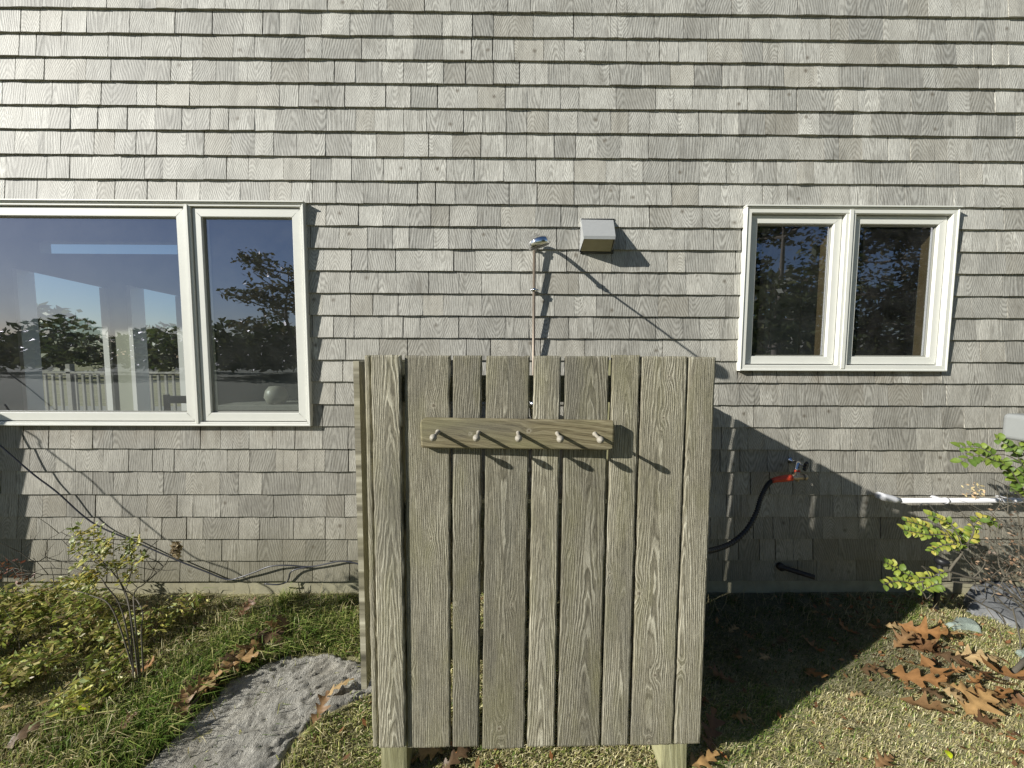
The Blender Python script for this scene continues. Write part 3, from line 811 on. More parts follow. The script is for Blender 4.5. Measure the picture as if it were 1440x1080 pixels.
pl0, pl1 = at(537.5, 1065, .955).x, at(573, 1065, .955).x
pr0, pr1 = at(928, 1065, .935).x, at(972, 1065, .935).x
upright('post', pl0, pl1, -.966, -.88, -.3, 1.33, 101)
upright('post', pr0, pr0+.088, -.948, -.86, -.3, 1.33, 102)
upright('post', pl0, pl1, -.10, -.02, -.3, 1.33, 103)
upright('post', pr0, pr0+.088, -.10, -.02, -.3, 1.33, 104)
for z in (.32, .78, 1.2):
    board('rail', enc, [(pl1+.001, z), (pr0-.001, z), (pr0-.001, z+.085), (pl1+.001, z+.085)], -.945, .036, M_post, 110+int(z*10), horiz=True, step=.012)
# hook bar with pegs
RQ = FQ + .026
rack = empty('peg_rack', at(728, 610, FQ+.008)); tag(rack, 'olive-brown wooden rack with five round-headed pegs, screwed across the enclosure boards', 'peg rack')
qa = [at(592, 630, RQ), at(863, 633, RQ), at(864.5, 592, RQ), at(590, 588, RQ)]
qr = [(p.x, p.z) for p in qa]
ro = board('rack_board', rack, qr, -RQ, .018, M_rack, 131, horiz=True, slope=.11, x0=-.06, step=.004,
      knots=((.0, -.145, .007), (.012, .035, .009)))
bv = ro.modifiers.new('bevel', 'BEVEL'); bv.width = .002; bv.segments = 1; bv.limit_method = 'ANGLE'; bv.angle_limit = RAD(50)
# round the rack corners
me = ro.data; cxr = sum(p[0] for p in qr)/4; czr = sum(p[1] for p in qr)/4
hw = (qr[1][0]-qr[0][0])/2; hh = (qr[3][1]-qr[0][1])/2; cr = .012
for v in me.vertices:
    dx, dz = v.co.x-cxr, v.co.z-czr; ex, ez = abs(dx)-(hw-cr), abs(dz)-(hh-cr)
    if ex > 0 and ez > 0:
        L = math.hypot(ex, ez)
        if L > cr: s = cr/L; v.co.x = cxr+math.copysign(hw-cr+ex*s, dx); v.co.z = czr+math.copysign(hh-cr+ez*s, dz)
for (x, y) in ((616, 607.5), (673, 608), (728.5, 608.5), (783.5, 609.5), (836.5, 610.5)):
    b0 = at(x, y, RQ); mb = MB(); j = random.uniform(-.0015, .0015)
    prof = [(-.004, .0085), (.0, .0085), (.0015, .006), (.02, .0052), (.048, .0048), (.058, .0050), (.061, .0068), (.0655, .0095), (.0725, .0108), (.079, .0095), (.084, .0062), (.0862, .0)]
    mb.lathe(b0, Vector((j, -1, -.03)), prof, 20); mb.build('peg', M_peg, rack)

# ------------------------------------------------------------------ outdoor shower
sh = empty('outdoor_shower', at(752, 500, 0)); tag(sh, 'outdoor shower on the wall: thin upright copper pipe, long arm and chrome head', 'shower')
pq = .046; ptop = at(751.5, 346, pq); 
mb = MB(); mb.tube([Vector((ptop.x, -pq, .35)), Vector((ptop.x, -pq, ptop.z))], .0085, 12); mb.build('riser_pipe', M_copper, sh)
head = at(757.5, 341, .53)
arm = spline([Vector((ptop.x, -pq, ptop.z)), Vector((ptop.x, -.055, CAM.z+.640)), Vector((ptop.x+.001, -.09, CAM.z+.645)), Vector((ptop.x+.003, -.14, CAM.z+.622)), Vector((ptop.x+.004, -.20, CAM.z+.585))], 6)
mb = MB(); mb.tube(arm, .0095, 12); mb.build('lower_arm', M_chrome, sh)
mb = MB(); a0 = arm[-1]; a1 = head + Vector((-.004, .02, .012))
mb.tube([a0, a0.lerp(a1, .5)+Vector((0, 0, .002)), a1], .0052, 10); mb.build('upper_arm', M_chrome, sh)
mb = MB(); d = (a1-a0).normalized()
mb.lathe(a0 - d*.008, d, [(0, .0), (0, .013), (.012, .015), (.014, .011), (.03, .011), (.032, .0)], 6); mb.build('swivel_nut', M_chrome, sh)
hn = Vector((.30, .10, -.95)).normalized()
mb = MB(); mb.lathe(head - hn*.014, hn, [(-.016, 0), (-.016, .012), (-.010, .018), (-.006, .030), (.0, .040), (.006, .0450), (.030, .047), (.0315, .044), (.0305, .0)], 36)
mb.build('shower_head', M_chrome, sh)
mb = MB(); mb.lathe(head + hn*.0175, hn, [(0, 0), (0, .041), (.001, .041), (.0015, 0)], 30); mb.build('spray_plate', plain('grey_spray_plate', (.2, .2, .19), .5), sh)
for (x, y) in ((749, 348), (751.5, 408.5)):
    p = at(x, y, .03); mb = MB()
    mb.lathe(Vector((ptop.x, -.010, p.z)), (0, -1, 0), [(0, 0), (0, .018), (.004, .018), (.006, .008), (.028, .007), (.028, 0)], 14)
    mb.lathe(Vector((ptop.x, -pq, p.z-.008)), (0, 0, 1), [(0, .009), (0, .014), (.016, .014), (.016, .009)], 14)
    mb.lathe(Vector((ptop.x-.022, -pq, p.z)), (1, 0, 0), [(0, 0), (0, .005), (.012, .005)], 8)
    mb.lathe(Vector((ptop.x+.01, -pq, p.z)), (1, 0, 0), [(0, 0.005), (0.012, .006), (.014, .003), (.02, .0)], 8)
    mb.build('pipe_clamp', M_chrome, sh)
vz = at(748, 570, .06).z; mb = MB()
mb.lathe(Vector((ptop.x, -.062, vz-.075)), (0, 0, 1), [(0, 0), (0, .012), (.02, .02), (.05, .024), (.10, .024), (.125, .018), (.15, .012), (.15, 0)], 18)
mb.lathe(Vector((ptop.x, -.08, vz+.01)), (0, -1, 0), [(0, .012), (.03, .012), (.034, .03), (.05, .032), (.055, 0)], 12)
mb.build('mixing_valve', M_chrome, sh)

# ------------------------------------------------------------------ exhaust hood
vh = empty('exhaust_hood', at(841, 332, 0)); tag(vh, 'grey metal exhaust vent hood jutting from the shingles beside the shower head', 'vent')
T0, T1 = at(817.5, 308.5, .016), at(862.5, 309.5, .016)
B0, B1 = at(815, 354.5, .016), at(860, 355, .016)
L0, L1 = at(820.5, 331.5, .127), at(865.5, 332, .127)
M0, M1 = at(821, 336, .125), at(865, 336.5, .125)
mb = MB()
def shell(mb, pts, faces, t=.0012):
    mb.add(pts, faces)
shell(mb, [T0, T1, L1, L0, B0, B1, M0, M1], [(0, 3, 2, 1), (3, 6, 7, 2), (0, 4, 6, 3), (1, 2, 7, 5)])
o = mb.build('hood', M_vent, vh); so = o.modifiers.new('solid', 'SOLIDIFY'); so.thickness = .0015; so.offset = 0
# a centre-bowed underside flap set back inside, and a wall flange
i0, i1 = T0.lerp(B0, .55), T1.lerp(B1, .55)
mb = MB(); a, b, c, d = L0+Vector((.004, .012, -.006)), L1+Vector((-.004, .012, -.006)), B1+Vector((-.006, -.006, .004)), B0+Vector((.006, -.006, .004))
mb.add([a, (a+b)/2+Vector((0, 0, .003)), b, c, d], [(0, 1, 2, 3, 4)]); o = mb.build('damper_flap', M_vent_in, vh)
so = o.modifiers.new('solid', 'SOLIDIFY'); so.thickness = .001; so.offset = -1
mb = MB(); X0, X1, Z0, Z1 = T0.x-.004, T1.x+.006, B0.z-.005, T0.z+.006
ring(mb, X0, X1, Z0, Z1, .010, -.004, -.0175)
for sx_, sz_ in ((X0+.005, Z1-.03), (X1-.005, Z1-.03), (X0+.005, Z0+.03), (X1-.005, Z0+.03)): mb.lathe((sx_, -.0174, sz_), (0, -1, 0), [(0, .0035), (.002, .003), (.0024, 0)], 8); mb.build('wall_flange', M_vent, vh)

# ------------------------------------------------------------------ hose bib, hose
fc = empty('garden_faucet', at(1122, 652, 0)); tag(fc, 'chrome outdoor faucet with a dark star-shaped handle, in the shade of the enclosure', 'faucet')
b0 = at(1112, 648, .01)
mb = MB(); mb.lathe(b0, (0, -1, 0), [(0, 0), (0, .020), (.004, .020), (.006, .010), (.05, .010)], 16); mb.build('wall_flange', M_chrome, fc)
b1 = Vector((b0.x, -.065, b0.z)); b2 = at(1124, 654, .085); b3 = at(1119, 664, .10)
mb = MB(); mb.tube(spline([b1+Vector((0, .02, 0)), b1, b2+Vector((-.01, 0, .004)), b3+Vector((0, 0, .01))], 6), [.010]*4+[.014]*9+[.011]*6, 12); mb.build('faucet_body', M_chrome, fc)
hp = at(1131, 655, .10); hd = Vector((.55, -.75, -.15)).normalized()
mb = MB(); mb.lathe(hp-hd*.03, hd, [(0, .006), (.03, .006), (.03, .010)], 10); mb.build('stem', M_chrome, fc)
mb = MB(); u = hd.orthogonal().normalized(); w = hd.cross(u)
n = 48; vs = []
for lay, rs in ((0, .9), (.004, 1), (.010, 1), (.014, .85)):
    for k in range(n):
        a = 2*math.pi*k/n; r = (.024 + .0045*math.cos(8*a))*rs; vs.append(hp + hd*lay + (u*math.cos(a)+w*math.sin(a))*r)
fs = [(i*n+k, i*n+(k+1) % n, (i+1)*n+(k+1) % n, (i+1)*n+k) for i in range(3) for k in range(n)] + [tuple(range(n-1, -1, -1)), tuple(range(3*n, 4*n))]
mb.add(vs, fs); mb.build('handle', M_black, fc)
mb = MB(); cq = at(1121, 662, .10); mb.lathe(cq, (0, 0, -1), [(-.004, 0), (-.004, .0145), (.010, .0145), (.010, 0)], 10); mb.build('red_washer_nut', M_red, fc)
hs = empty('garden_hose', at(1085, 674, .1)); tag(hs, 'black ribbed garden hose with a red grip, hanging from the faucet', 'hose')
g0, g1, g2 = at(1130, 671, .11), at(1113, 671.5, .11), at(1086, 675, .11)
mb = MB(); mb.tube([g0, g1], [.015, .0155], 8); mb.lathe(g0+Vector((.004, 0, 0)), (1, 0, 0), [(-.004, .017), (.004, .019), (.012, .014), (.014, .0)], 16)
mb.tube([at(1121, 671, .11)+Vector((0, 0, .03)), at(1121, 671, .11)+Vector((0, 0, -.022))], .011, 10)
mb.build('brass_coupling', M_brass, hs)
mb = MB(); mb.tube([g1, g1.lerp(g2, .15), g1.lerp(g2, .5), g1.lerp(g2, .85)+Vector((0, 0, -.001)), g2+Vector((-.004, 0, -.006))], [.018, .0195, .018, .0145, .0125], 14); mb.build('red_grip', M_red, hs)
path = spline([g2, at(1078, 684, .11), at(1070, 700, .12), at(1063, 722, .14), at(1049, 746, .18), at(1028, 764, .25), at(1004, 773, .36), at(985, 775, .45), at(960, 772, .52), at(930, 790, .55)], 14)
mb = MB(); L = 0; pr = path[0]; rads = []
dense = []
for a, b in zip(path[:-1], path[1:]):
    for s in (0, .5): dense.append(a.lerp(b, s))
for k, p in enumerate(dense): rads.append(.0108 + (.0024 if (k % 4) < 2 else -.001))
mb.tube(dense, rads, 12); mb.build('ribbed_hose', M_hose, hs)

dp = at(1098, 797, .02); dp2 = at(1146, 812, .12)
mb = MB(); mb.tube(spline([dp+Vector((0, .03, .0)), dp, dp.lerp(dp2, .1), dp2], 5), [.016]*6+[.0135]*10, 12)
mb.lathe(dp, (0, -1, 0), [(-.01, .0), (-.01, .022), (.012, .022), (.012, 0)], 14)
o = mb.build('drain_pipe', plain('blackened_pipe', (.028, .022, .018), .6, var=.3)); tag(o, 'short black drain pipe sticking out of the lowest shingles in the shade', 'pipe')

# ------------------------------------------------------------------ white pipe and hook
pp = empty('white_pipe', at(1240, 698, .07)); tag(pp, 'long white plastic pipe along the wall, its flared end beside the shadow edge', 'pipe')
e0, e1, e2 = at(1234, 697, .08), at(1262, 704, .08), at(1470, 703.5, .08)
mb = MB(); mb.tube([e1, e2, e2+Vector((1.2, 0, 0))], .0138, 14); mb.build('pipe', M_pvc, pp)
mb = MB(); mb.tube([e0+Vector((0, 0, .004)), e0.lerp(e1, .3), e0.lerp(e1, .75), e1+Vector((.01, 0, 0))], [.0185, .0215, .0215, .0165], 14); mb.build('flared_end', M_pvc, pp)
for x in (1330, 1425):
    p = at(x, 704, .08); mb = MB(); mb.box(p.x-.008, p.x+.008, -.066, -.002, p.z-.006, p.z+.006)
    mb.lathe(Vector((p.x-.008, p.y, p.z)), (1, 0, 0), [(0, .016), (0, .0175), (.016, .0175), (.016, .016)], 14); mb.build('pipe_strap', M_pvc, pp)
mb = MB(); mb.tube([at(1290, 715, .02), at(1298, 707, .05), at(1305, 708, .05), at(1317, 722, .03)], .0035, 8)
o = mb.build('wire_hook', M_pvc); tag(o, 'small bent white hook on the wall just below the pipe', 'hook')
# dark spigot stake at the wall foot
st = empty('stake_light', gp(1318, 845)); st.location.y = -.14; st.location.x = at(1318, 830, .14).x; st.location.z = gbase(-.14)
tag(st, 'short black stake light by the wall, behind the low leafy branch', 'light')
sx_ = st.location.x; zt_ = at(1320, 786, .14).z
mb = MB(); mb.tube([(sx_, -.14, -.12), (sx_+.004, -.14, zt_-.03)], .013, 10); mb.build('stake', M_black, st)
mb = MB(); mb.lathe((sx_+.004, -.14, zt_-.035), (.2, -.1, 1), [(0, 0), (0, .015), (.01, .028), (.03, .032), (.038, .026), (.04, 0)], 16); mb.build('cap', M_black, st)
# grey plastic lamp housing at the right edge
lm = empty('lamp_housing', at(1428, 600, .35)); tag(lm, 'light grey rounded plastic housing with vent slots at the right edge, above the rose leaves', 'lamp')
c0, c1 = at(1412, 581, .29), at(1412, 617, .29)
mb = MB(); mb.box(c0.x, c0.x+.22, -.40, -.28, c1.z, c0.z); o = mb.build('housing', M_greyplastic, lm, .020); o.modifiers['bevel'].segments = 4
mb = MB(); H = c0.z-c1.z
for zf in (.34, .50, .66):
    mb.box(c0.x+.062, c0.x+.092, -.4014, -.3985, c1.z+H*zf, c1.z+H*(zf+.05))
    mb.box(c0.x+.105, c0.x+.145, -.4014, -.3985, c1.z+H*(zf-.05), c1.z+H*zf)
mb.build('vent_slots', M_black, lm)
mb = MB(); bx_ = c0.x+.05; mb.tube([(bx_, -.34, c1.z+.01), (bx_-.004, -.34, c1.z-.03)], .011, 8); mb.tube([(bx_+.14, -.34, c1.z+.005), (bx_+.14, -.34, -.15)], .012, 8); mb.build('stem', M_black, lm)
# ------------------------------------------------------------------ cables at the left
cp = [(-60, 575), (0, 626.5), (47, 667), (80, 692), (130, 735), (190, 762), (252, 789), (290, 804), (320, 815), (340, 811), (357, 805), (380, 796.5), (405, 795), (434, 797), (458, 793), (479, 789), (500, 792), (522, 800)]
qs = [.10, .07, .05, .04, .035, .03, .03, .03, .03, .03, .035, .04, .04, .03, .03, .03, .035, .04]
mb = MB(); mb.tube(spline([at(x, y, q) for (x, y), q in zip(cp, qs)], 6), .0042, 8)
tag(mb.build('black_cable', M_cable), 'black cable drooping across the lowest shingles left of the enclosure', 'cable')
mb = MB(); mb.tube(spline([at(434, 797, .03), at(415, 801, .035), at(408, 806, .035), at(406, 814, .03), at(402, 819, .03), at(390, 822, .05), at(372, 821, .05)], 6), .004, 8)
tag(mb.build('black_cable', M_cable), 'short loose cable end hanging below the lowest shingle row left of the enclosure', 'cable')
# unseen box and cord added beyond the left edge to cast shade on the wall
ub = empty('unseen_box', (-3.7, -.01, 0)); tag(ub, 'grey unseen box added beyond the left edge to shade the wall', 'shade box')
sx2 = at(42, 680, .01).x - 1.98*.30
z_lo = at(30, 748, .01).z + 1.04*.02; z_hi = at(30, 596, .01).z + 1.04*.30
mb = MB(); mb.box(sx2-.75, sx2, -.30, -.016, z_lo, z_hi); mb.build('cabinet_body', M_greyplastic, ub, .006)
mb = MB(); mb.box(sx2-.70, sx2-.10, -.27, -.04, -.15, z_lo-.0005); mb.build('pedestal', M_greyplastic, ub, .003)
mb = MB(); mb.box(sx2-.72, sx2-.03, -.306, -.3005, z_lo+.03, z_hi-.03); mb.build('door', M_greyplastic, ub, .002)
sp = [(32, 605), (60, 630), (110, 664), (140, 686), (170, 712), (215, 745), (251, 769), (281, 787), (325, 802), (349, 816), (375, 835)]
q0 = .50; pts = []
for (x, y) in sp:
    p = at(x, y, .012); pts.append(Vector((p.x - 1.98*q0, -.012-q0, p.z + 1.04*q0)))
pts = [pts[0]+Vector((-.3, .25, .12))] + pts + [pts[-1]+Vector((.02, -.02, -.25)), Vector((pts[-1].x-.1, pts[-1].y, -.09))]
mb = MB(); mb.tube(spline(pts, 5), .0045, 6)
tag(mb.build('unseen_cord', M_cable), 'dark unseen cord beyond the left edge, its sag shaped to its shadow on the wall', 'cord')

# ------------------------------------------------------------------ stones
def poly_d(p, poly):
    ins = False; d = 1e9; n = len(poly)
    for i in range(n):
        a, b = poly[i], poly[(i+1) % n]
        if (a[1] > p[1]) != (b[1] > p[1]) and p[0] < (b[0]-a[0])*(p[1]-a[1])/(b[1]-a[1])+a[0]: ins = not ins
        abx, aby = b[0]-a[0], b[1]-a[1]; t = max(0, min(1, ((p[0]-a[0])*abx+(p[1]-a[1])*aby)/(abx*abx+aby*aby)))
        d = min(d, math.hypot(p[0]-a[0]-abx*t, p[1]-a[1]-aby*t))
    return d if ins else -d
def flat_stone(name, label, pix, mat, h, step, rough, tiltx=0, tilty=0, base=0.0):
    poly = [gp(x, y, base) for x, y in pix]; poly = [(p.x, p.y) for p in poly]
    x0 = min(p[0] for p in poly)-.02; x1 = max(p[0] for p in poly)+.02; y0 = min(p[1] for p in poly)-.02; y1 = max(p[1] for p in poly)+.02
    nx, ny = int((x1-x0)/step)+1, int((y1-y0)/step)+1; V = []; D = []
    cx, cy = (x0+x1)/2, (y0+y1)/2
    for j in range(ny+1):
        for i in range(nx+1):
            x, y = x0+i*step, y0+j*step
            d = poly_d((x, y), poly) + .020*noise.noise(Vector((x*9, y*9, 5))) + .012*noise.noise(Vector((x*30, y*30, 6)))
            D.append(d); f = max(0, min(1, d/.022)); f = f*f*(3-2*f)
            c, s = math.cos(.7), math.sin(.7); u, w = x*c+y*s, -x*s+y*c
            rz = rough*(.55*noise.fractal(Vector((u*4, w*9, 2)), .9, 2.1, 4) - 1.1*abs(noise.noise(Vector((u*11, w*34, 4)))) - .6*abs(noise.noise(Vector((u*30, w*80, 7)))) + .45)
            z = gz(x, y) - .03 + f*(.03+h) + rz*f + (x-cx)*tiltx + (y-cy)*tilty
            V.append((x, y, z))
    W_ = nx+1; Fs = []
    for j in range(ny):
        for i in range(nx):
            q = (j*W_+i, j*W_+i+1, (j+1)*W_+i+1, (j+1)*W_+i)
            if max(D[k] for k in q) > -.012: Fs.append(q)
    used = sorted({k for f in Fs for k in f}); mp = {k: i for i, k in enumerate(used)}
    mb = MB(); mb.add([V[k] for k in used], [tuple(mp[k] for k in f) for f in Fs], True)
    o = mb.build(name, mat); tag(o, label, 'stone'); return poly
STONES = []
STONES.append(flat_stone('flat_stone', 'broad rough grey stone slab set in the grass left of the enclosure',
    [(178, 1100), (235, 1048), (275, 1005), (300, 985), (325, 955), (365, 938), (400, 922), (450, 918), (495, 925), (540, 945), (530, 975), (500, 990), (470, 1002), (435, 1024), (415, 1048), (400, 1075), (380, 1100), (350, 1130), (150, 1130)], M_rock, .014, .008, .019))
STONES.append(flat_stone('slate_slab', 'dark smooth slate slab leaning beside the wall under the rose twigs at the right',
    [(1348, 832), (1362, 822), (1400, 820), (1470, 838), (1480, 880), (1430, 872), (1395, 858), (1362, 848)], M_slate, .055, .012, .002, tilty=.16, base=.05))
STONES.append(flat_stone('green_stone', 'small flat greenish stone below the slate slab', [(1326, 872), (1338, 864), (1365, 866), (1384, 876), (1386, 885), (1362, 884), (1342, 882)], M_green, .028, .006, .002, base=.02))
STONES.append(flat_stone('green_stone', 'little pale green stone at the right edge of the picture', [(1425, 915), (1445, 908), (1460, 914), (1462, 930), (1440, 932), (1428, 925)], M_green, .02, .006, .002))

# ------------------------------------------------------------------ grass
def grass(name, label, n, seed):
    r = np.random.default_rng(seed)
    X = r.uniform(-3.6, 3.6, n); Y = r.uniform(-1.75, -.015, n)
    nz = np.array([noise.noise(Vector((x*2.3, y*2.3, 9))) for x, y in zip(X, Y)])
    nz2 = np.array([noise.noise(Vector((x*9, y*9, 19))) for x, y in zip(X, Y)])
    keep = np.ones(n, bool)
    for i in range(n):
        for P in STONES:
            d = poly_d((X[i], Y[i]), P)
            if d > .004 + .03*nz2[i] and r.random() > .012: keep[i] = False; break
    shade_patch = (X > .55) & (X < 2.15) & (Y > -.62 + .15*nz); keep &= ~(shade_patch & (r.random(n) < .38))  # shaded patch by the wall: blades thinned, shade put into their colour
    lush = np.clip(1.25 - np.abs(X+1.3-.3*(Y+.8))*1.9, 0, 1)*np.clip(1.3-np.abs(Y+.85)*1.2, 0, 1)       # green belt left of the enclosure
    left = X < -.45
    right = X > .6
    shade = (X > .6) & (X < .64+1.98*(-(-.0)+1.0+Y))                    # cast shadow of the enclosure, put into the blade colours
    Z0 = np.array([gz(x, y) for x, y in zip(X, Y)])
    hgt = np.where(left, .022+.042*lush, np.where(right, .020, .026))*(.4+1.1*r.random(n))*(1+.5*nz2)
    tall = r.random(n) < np.where(left, .05+.05*lush, .012); hgt = np.where(tall, hgt*2.1, hgt)
    nearwall = Y > -.14; hgt = np.where(nearwall, hgt*(.5+1.1*np.clip(nz2*2, 0, 1)), hgt)
    under = (np.abs(X-.08) < .66) & (Y < -.82); hgt = np.where(under, np.minimum(hgt, .022), hgt)
    hgt = np.clip(hgt, .008, .14)
    wid = np.where(right, .0011, .0016)*(.6+.8*r.random(n))
    az = r.uniform(0, 6.283, n)
    lean = r.uniform(.2, 1.3, n)*np.where(right, 1.3, 1.0)
    # the wind comb: most blades lie down towards the lower left / right
    dx = np.cos(az)*.62 + .5; dy = np.sin(az)*.62 - .3
    side = np.stack([-dy, dx], 1); side /= np.linalg.norm(side, axis=1)[:, None]+1e-9
    b = np.stack([X, Y, Z0-.003], 1)
    w3 = np.concatenate([side*wid[:, None], np.zeros((n, 1))], 1)
    mid = b + np.stack([dx*lean*hgt*.35, dy*lean*hgt*.35, hgt*.62], 1)
    tip = b + np.stack([dx*lean*hgt*1.05, dy*lean*hgt*1.05, hgt*(1.0-.30*np.clip(lean, 0, 1.4))], 1)
    V = np.stack([b-w3, b+w3, mid+w3*.8, mid-w3*.8, tip], 1)
    green = np.array([(.10, .175, .028), (.14, .22, .040), (.075, .13, .022), (.20, .25, .06)])
    straw = np.array([(.52, .47, .27), (.42, .38, .20), (.62, .57, .37), (.30, .25, .13)])
    olive = np.array([(.30, .31, .10), (.38, .38, .14), (.22, .24, .07), (.44, .42, .18)])
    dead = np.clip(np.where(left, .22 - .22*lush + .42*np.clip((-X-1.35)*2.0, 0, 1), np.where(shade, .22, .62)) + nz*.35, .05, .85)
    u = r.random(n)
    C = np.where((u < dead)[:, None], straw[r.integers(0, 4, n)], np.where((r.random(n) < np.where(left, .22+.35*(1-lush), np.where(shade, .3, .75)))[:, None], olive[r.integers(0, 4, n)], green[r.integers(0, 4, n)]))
    C = C*(.65+.7*r.random((n, 1)))*np.where(shade_patch, .62, np.where(right, 1.22, 1.18))[:, None]
    V = V[keep]; C = C[keep]; m_ = len(V)
    base = np.arange(m_)[:, None]*5
    T = np.concatenate([base+np.array([[0, 1, 2]]), base+np.array([[0, 2, 3]]), base+np.array([[3, 2, 4]])], 0)
    o = np_mesh(name, V.reshape(-1, 3), T, np.repeat(C, 5, 0), M_grass); tag(o, label, 'grass', kind='stuff'); return o
grass('grass', 'patchy green and straw-coloured grass over the ground before the wall', 380000, 5)

# small leaf crumbs and clover between the blades
def litter(name, label, n, seed, size, cols, region, cat):
    r = np.random.default_rng(seed); P = []
    while len(P) < n:
        x, y = r.uniform(-3.4, 3.4), r.uniform(-1.6, -.03)
        if r.random() < region(x, y) and not any(poly_d((x, y), S) > 0 for S in STONES): P.append((x, y, gz(x, y)+r.uniform(.004, .022)))
    P = np.array(P); a = r.uniform(0, 6.28, n)
    u = np.stack([np.cos(a), np.sin(a), r.uniform(-.5, .6, n)], 1); v = np.stack([-np.sin(a), np.cos(a), r.uniform(-.5, .5, n)], 1)
    s = size*(.5+r.random(n))[:, None]
    V = np.stack([P-u*s, P-v*s*.45+u*s*.1, P+u*s, P+v*s*.45], 1); V[:, 1, 2] -= s[:, 0]*.15
    C = np.array(cols)[r.integers(0, len(cols), n)]*(.7+.6*r.random((n, 1)))
    o = np_mesh(name, V.reshape(-1, 3), np.arange(4*n).reshape(-1, 4), np.repeat(C, 4, 0), M_dry if cat == 'leaf litter' else M_leaf); tag(o, label, cat, kind='stuff')
BR = [(.30, .13, .05), (.22, .10, .045), (.36, .20, .09), (.15, .08, .04)]
litter('leaf_litter', 'small brown leaf fragments scattered through the grass', 2600, 3, .013, BR, lambda x, y: (.9 if x > 1.7 else .25)*(1 if abs(x-2.0) < .9 or x < .5 else .5), 'leaf litter')
litter('clover', 'small round weed leaves growing low in the grass', 1500, 6, .0075, [(.12, .19, .04), (.20, .27, .06), (.26, .30, .08)], lambda x, y: 1 if (abs(x) < .6 or (abs(x-2.35) < .2 and y > -.6)) else .12, 'weeds')

# ------------------------------------------------------------------ oak leaves
def oak_mesh(seed, curl, col):
    rr = random.Random(seed); out = []
    lob = []
    for i in range(26):
        t = i/25; env = .36*math.sin(math.pi*t**.72)**.7 if 0 < t < 1 else .0
        ph = .5-.5*math.cos(2*math.pi*(3.6*t+.05)); lob.append((t, .012 + env*(.20+.80*ph**1.15)))
    V = []; Fs = []; n = len(lob)
    tw = rr.uniform(-.5, .5); k1 = rr.uniform(.9, 1.9)*curl; k2 = rr.uniform(-.5, 1.3)*curl
    for i, (t, w) in enumerate(lob):
        wl = w*(.9+.25*math.sin(seed*2.1+t*9)); wr = w*(.9+.25*math.sin(seed*1.3+t*8+2)); tl = t + .45*w
        for s in (-1, -.5, 0, .5, 1):
            ww = (wl if s < 0 else wr)*abs(s); x = t + (tl-t)*abs(s); y = math.copysign(ww, s) if s else 0
            z = k1*.55*(x-.5)**2*math.cos(seed) + k2*1.1*y*y + tw*y*(x-.5) + .018*math.sin(x*22+seed*1.7)*abs(s) + .012*math.sin(x*14+seed)
            V.append((x-.5, y, z))
    for i in range(n-1):
        for k in range(4): a = i*5+k; Fs.append((a, a+1, a+6, a+5))
    b = len(V); st = [(-.5, 0), (-.62, .01), (-.74, .03*tw)]
    z0 = V[2][2]
    for (x, y) in st: V += [(x, y-.007, z0), (x, y+.007, z0)]
    Fs += [(b, b+1, b+3, b+2), (b+2, b+3, b+5, b+4)]
    me = bpy.data.meshes.new('oak_leaf'); me.from_pydata(V, [], Fs); me.materials.append(M_dry)
    C = []
    for v in V:
        f = 1.25 if abs(v[1]) < .01 else .9+.25*rr.random(); C += [min(1, c*f) for c in col] + [1]
    me.attributes.new('sc', 'FLOAT_COLOR', 'POINT').data.foreach_set('color', C)
    me.polygons.foreach_set('use_smooth', [True]*len(Fs)); me.update(); return me
OAKC = [(.27, .14, .055), (.16, .085, .04), (.33, .205, .085), (.11, .07, .038), (.38, .27, .135), (.22, .13, .06)]
OAK = [oak_mesh(s, random.Random(s).uniform(.5, 1.5), OAKC[s % 6]) for s in range(1, 19)]
def leaf_at(x, y, L, rz, label, group=None, mesh=None, tilt=(0, 0), lift=.012, name='oak_leaf', wide=1.0):
    p = gp(x, y, .01); o = bpy.data.objects.new(name, mesh or OAK[random.randrange(len(OAK))]); COL.objects.link(o)
    o.location = (p.x, p.y, gz(p.x, p.y)+lift); o.rotation_euler = (RAD(tilt[0]), RAD(tilt[1]), RAD(rz)); L *= .78*random.uniform(.85, 1.1); o.scale = (L, L*wide*.9, L)
    tag(o, label, 'leaf', group); return o
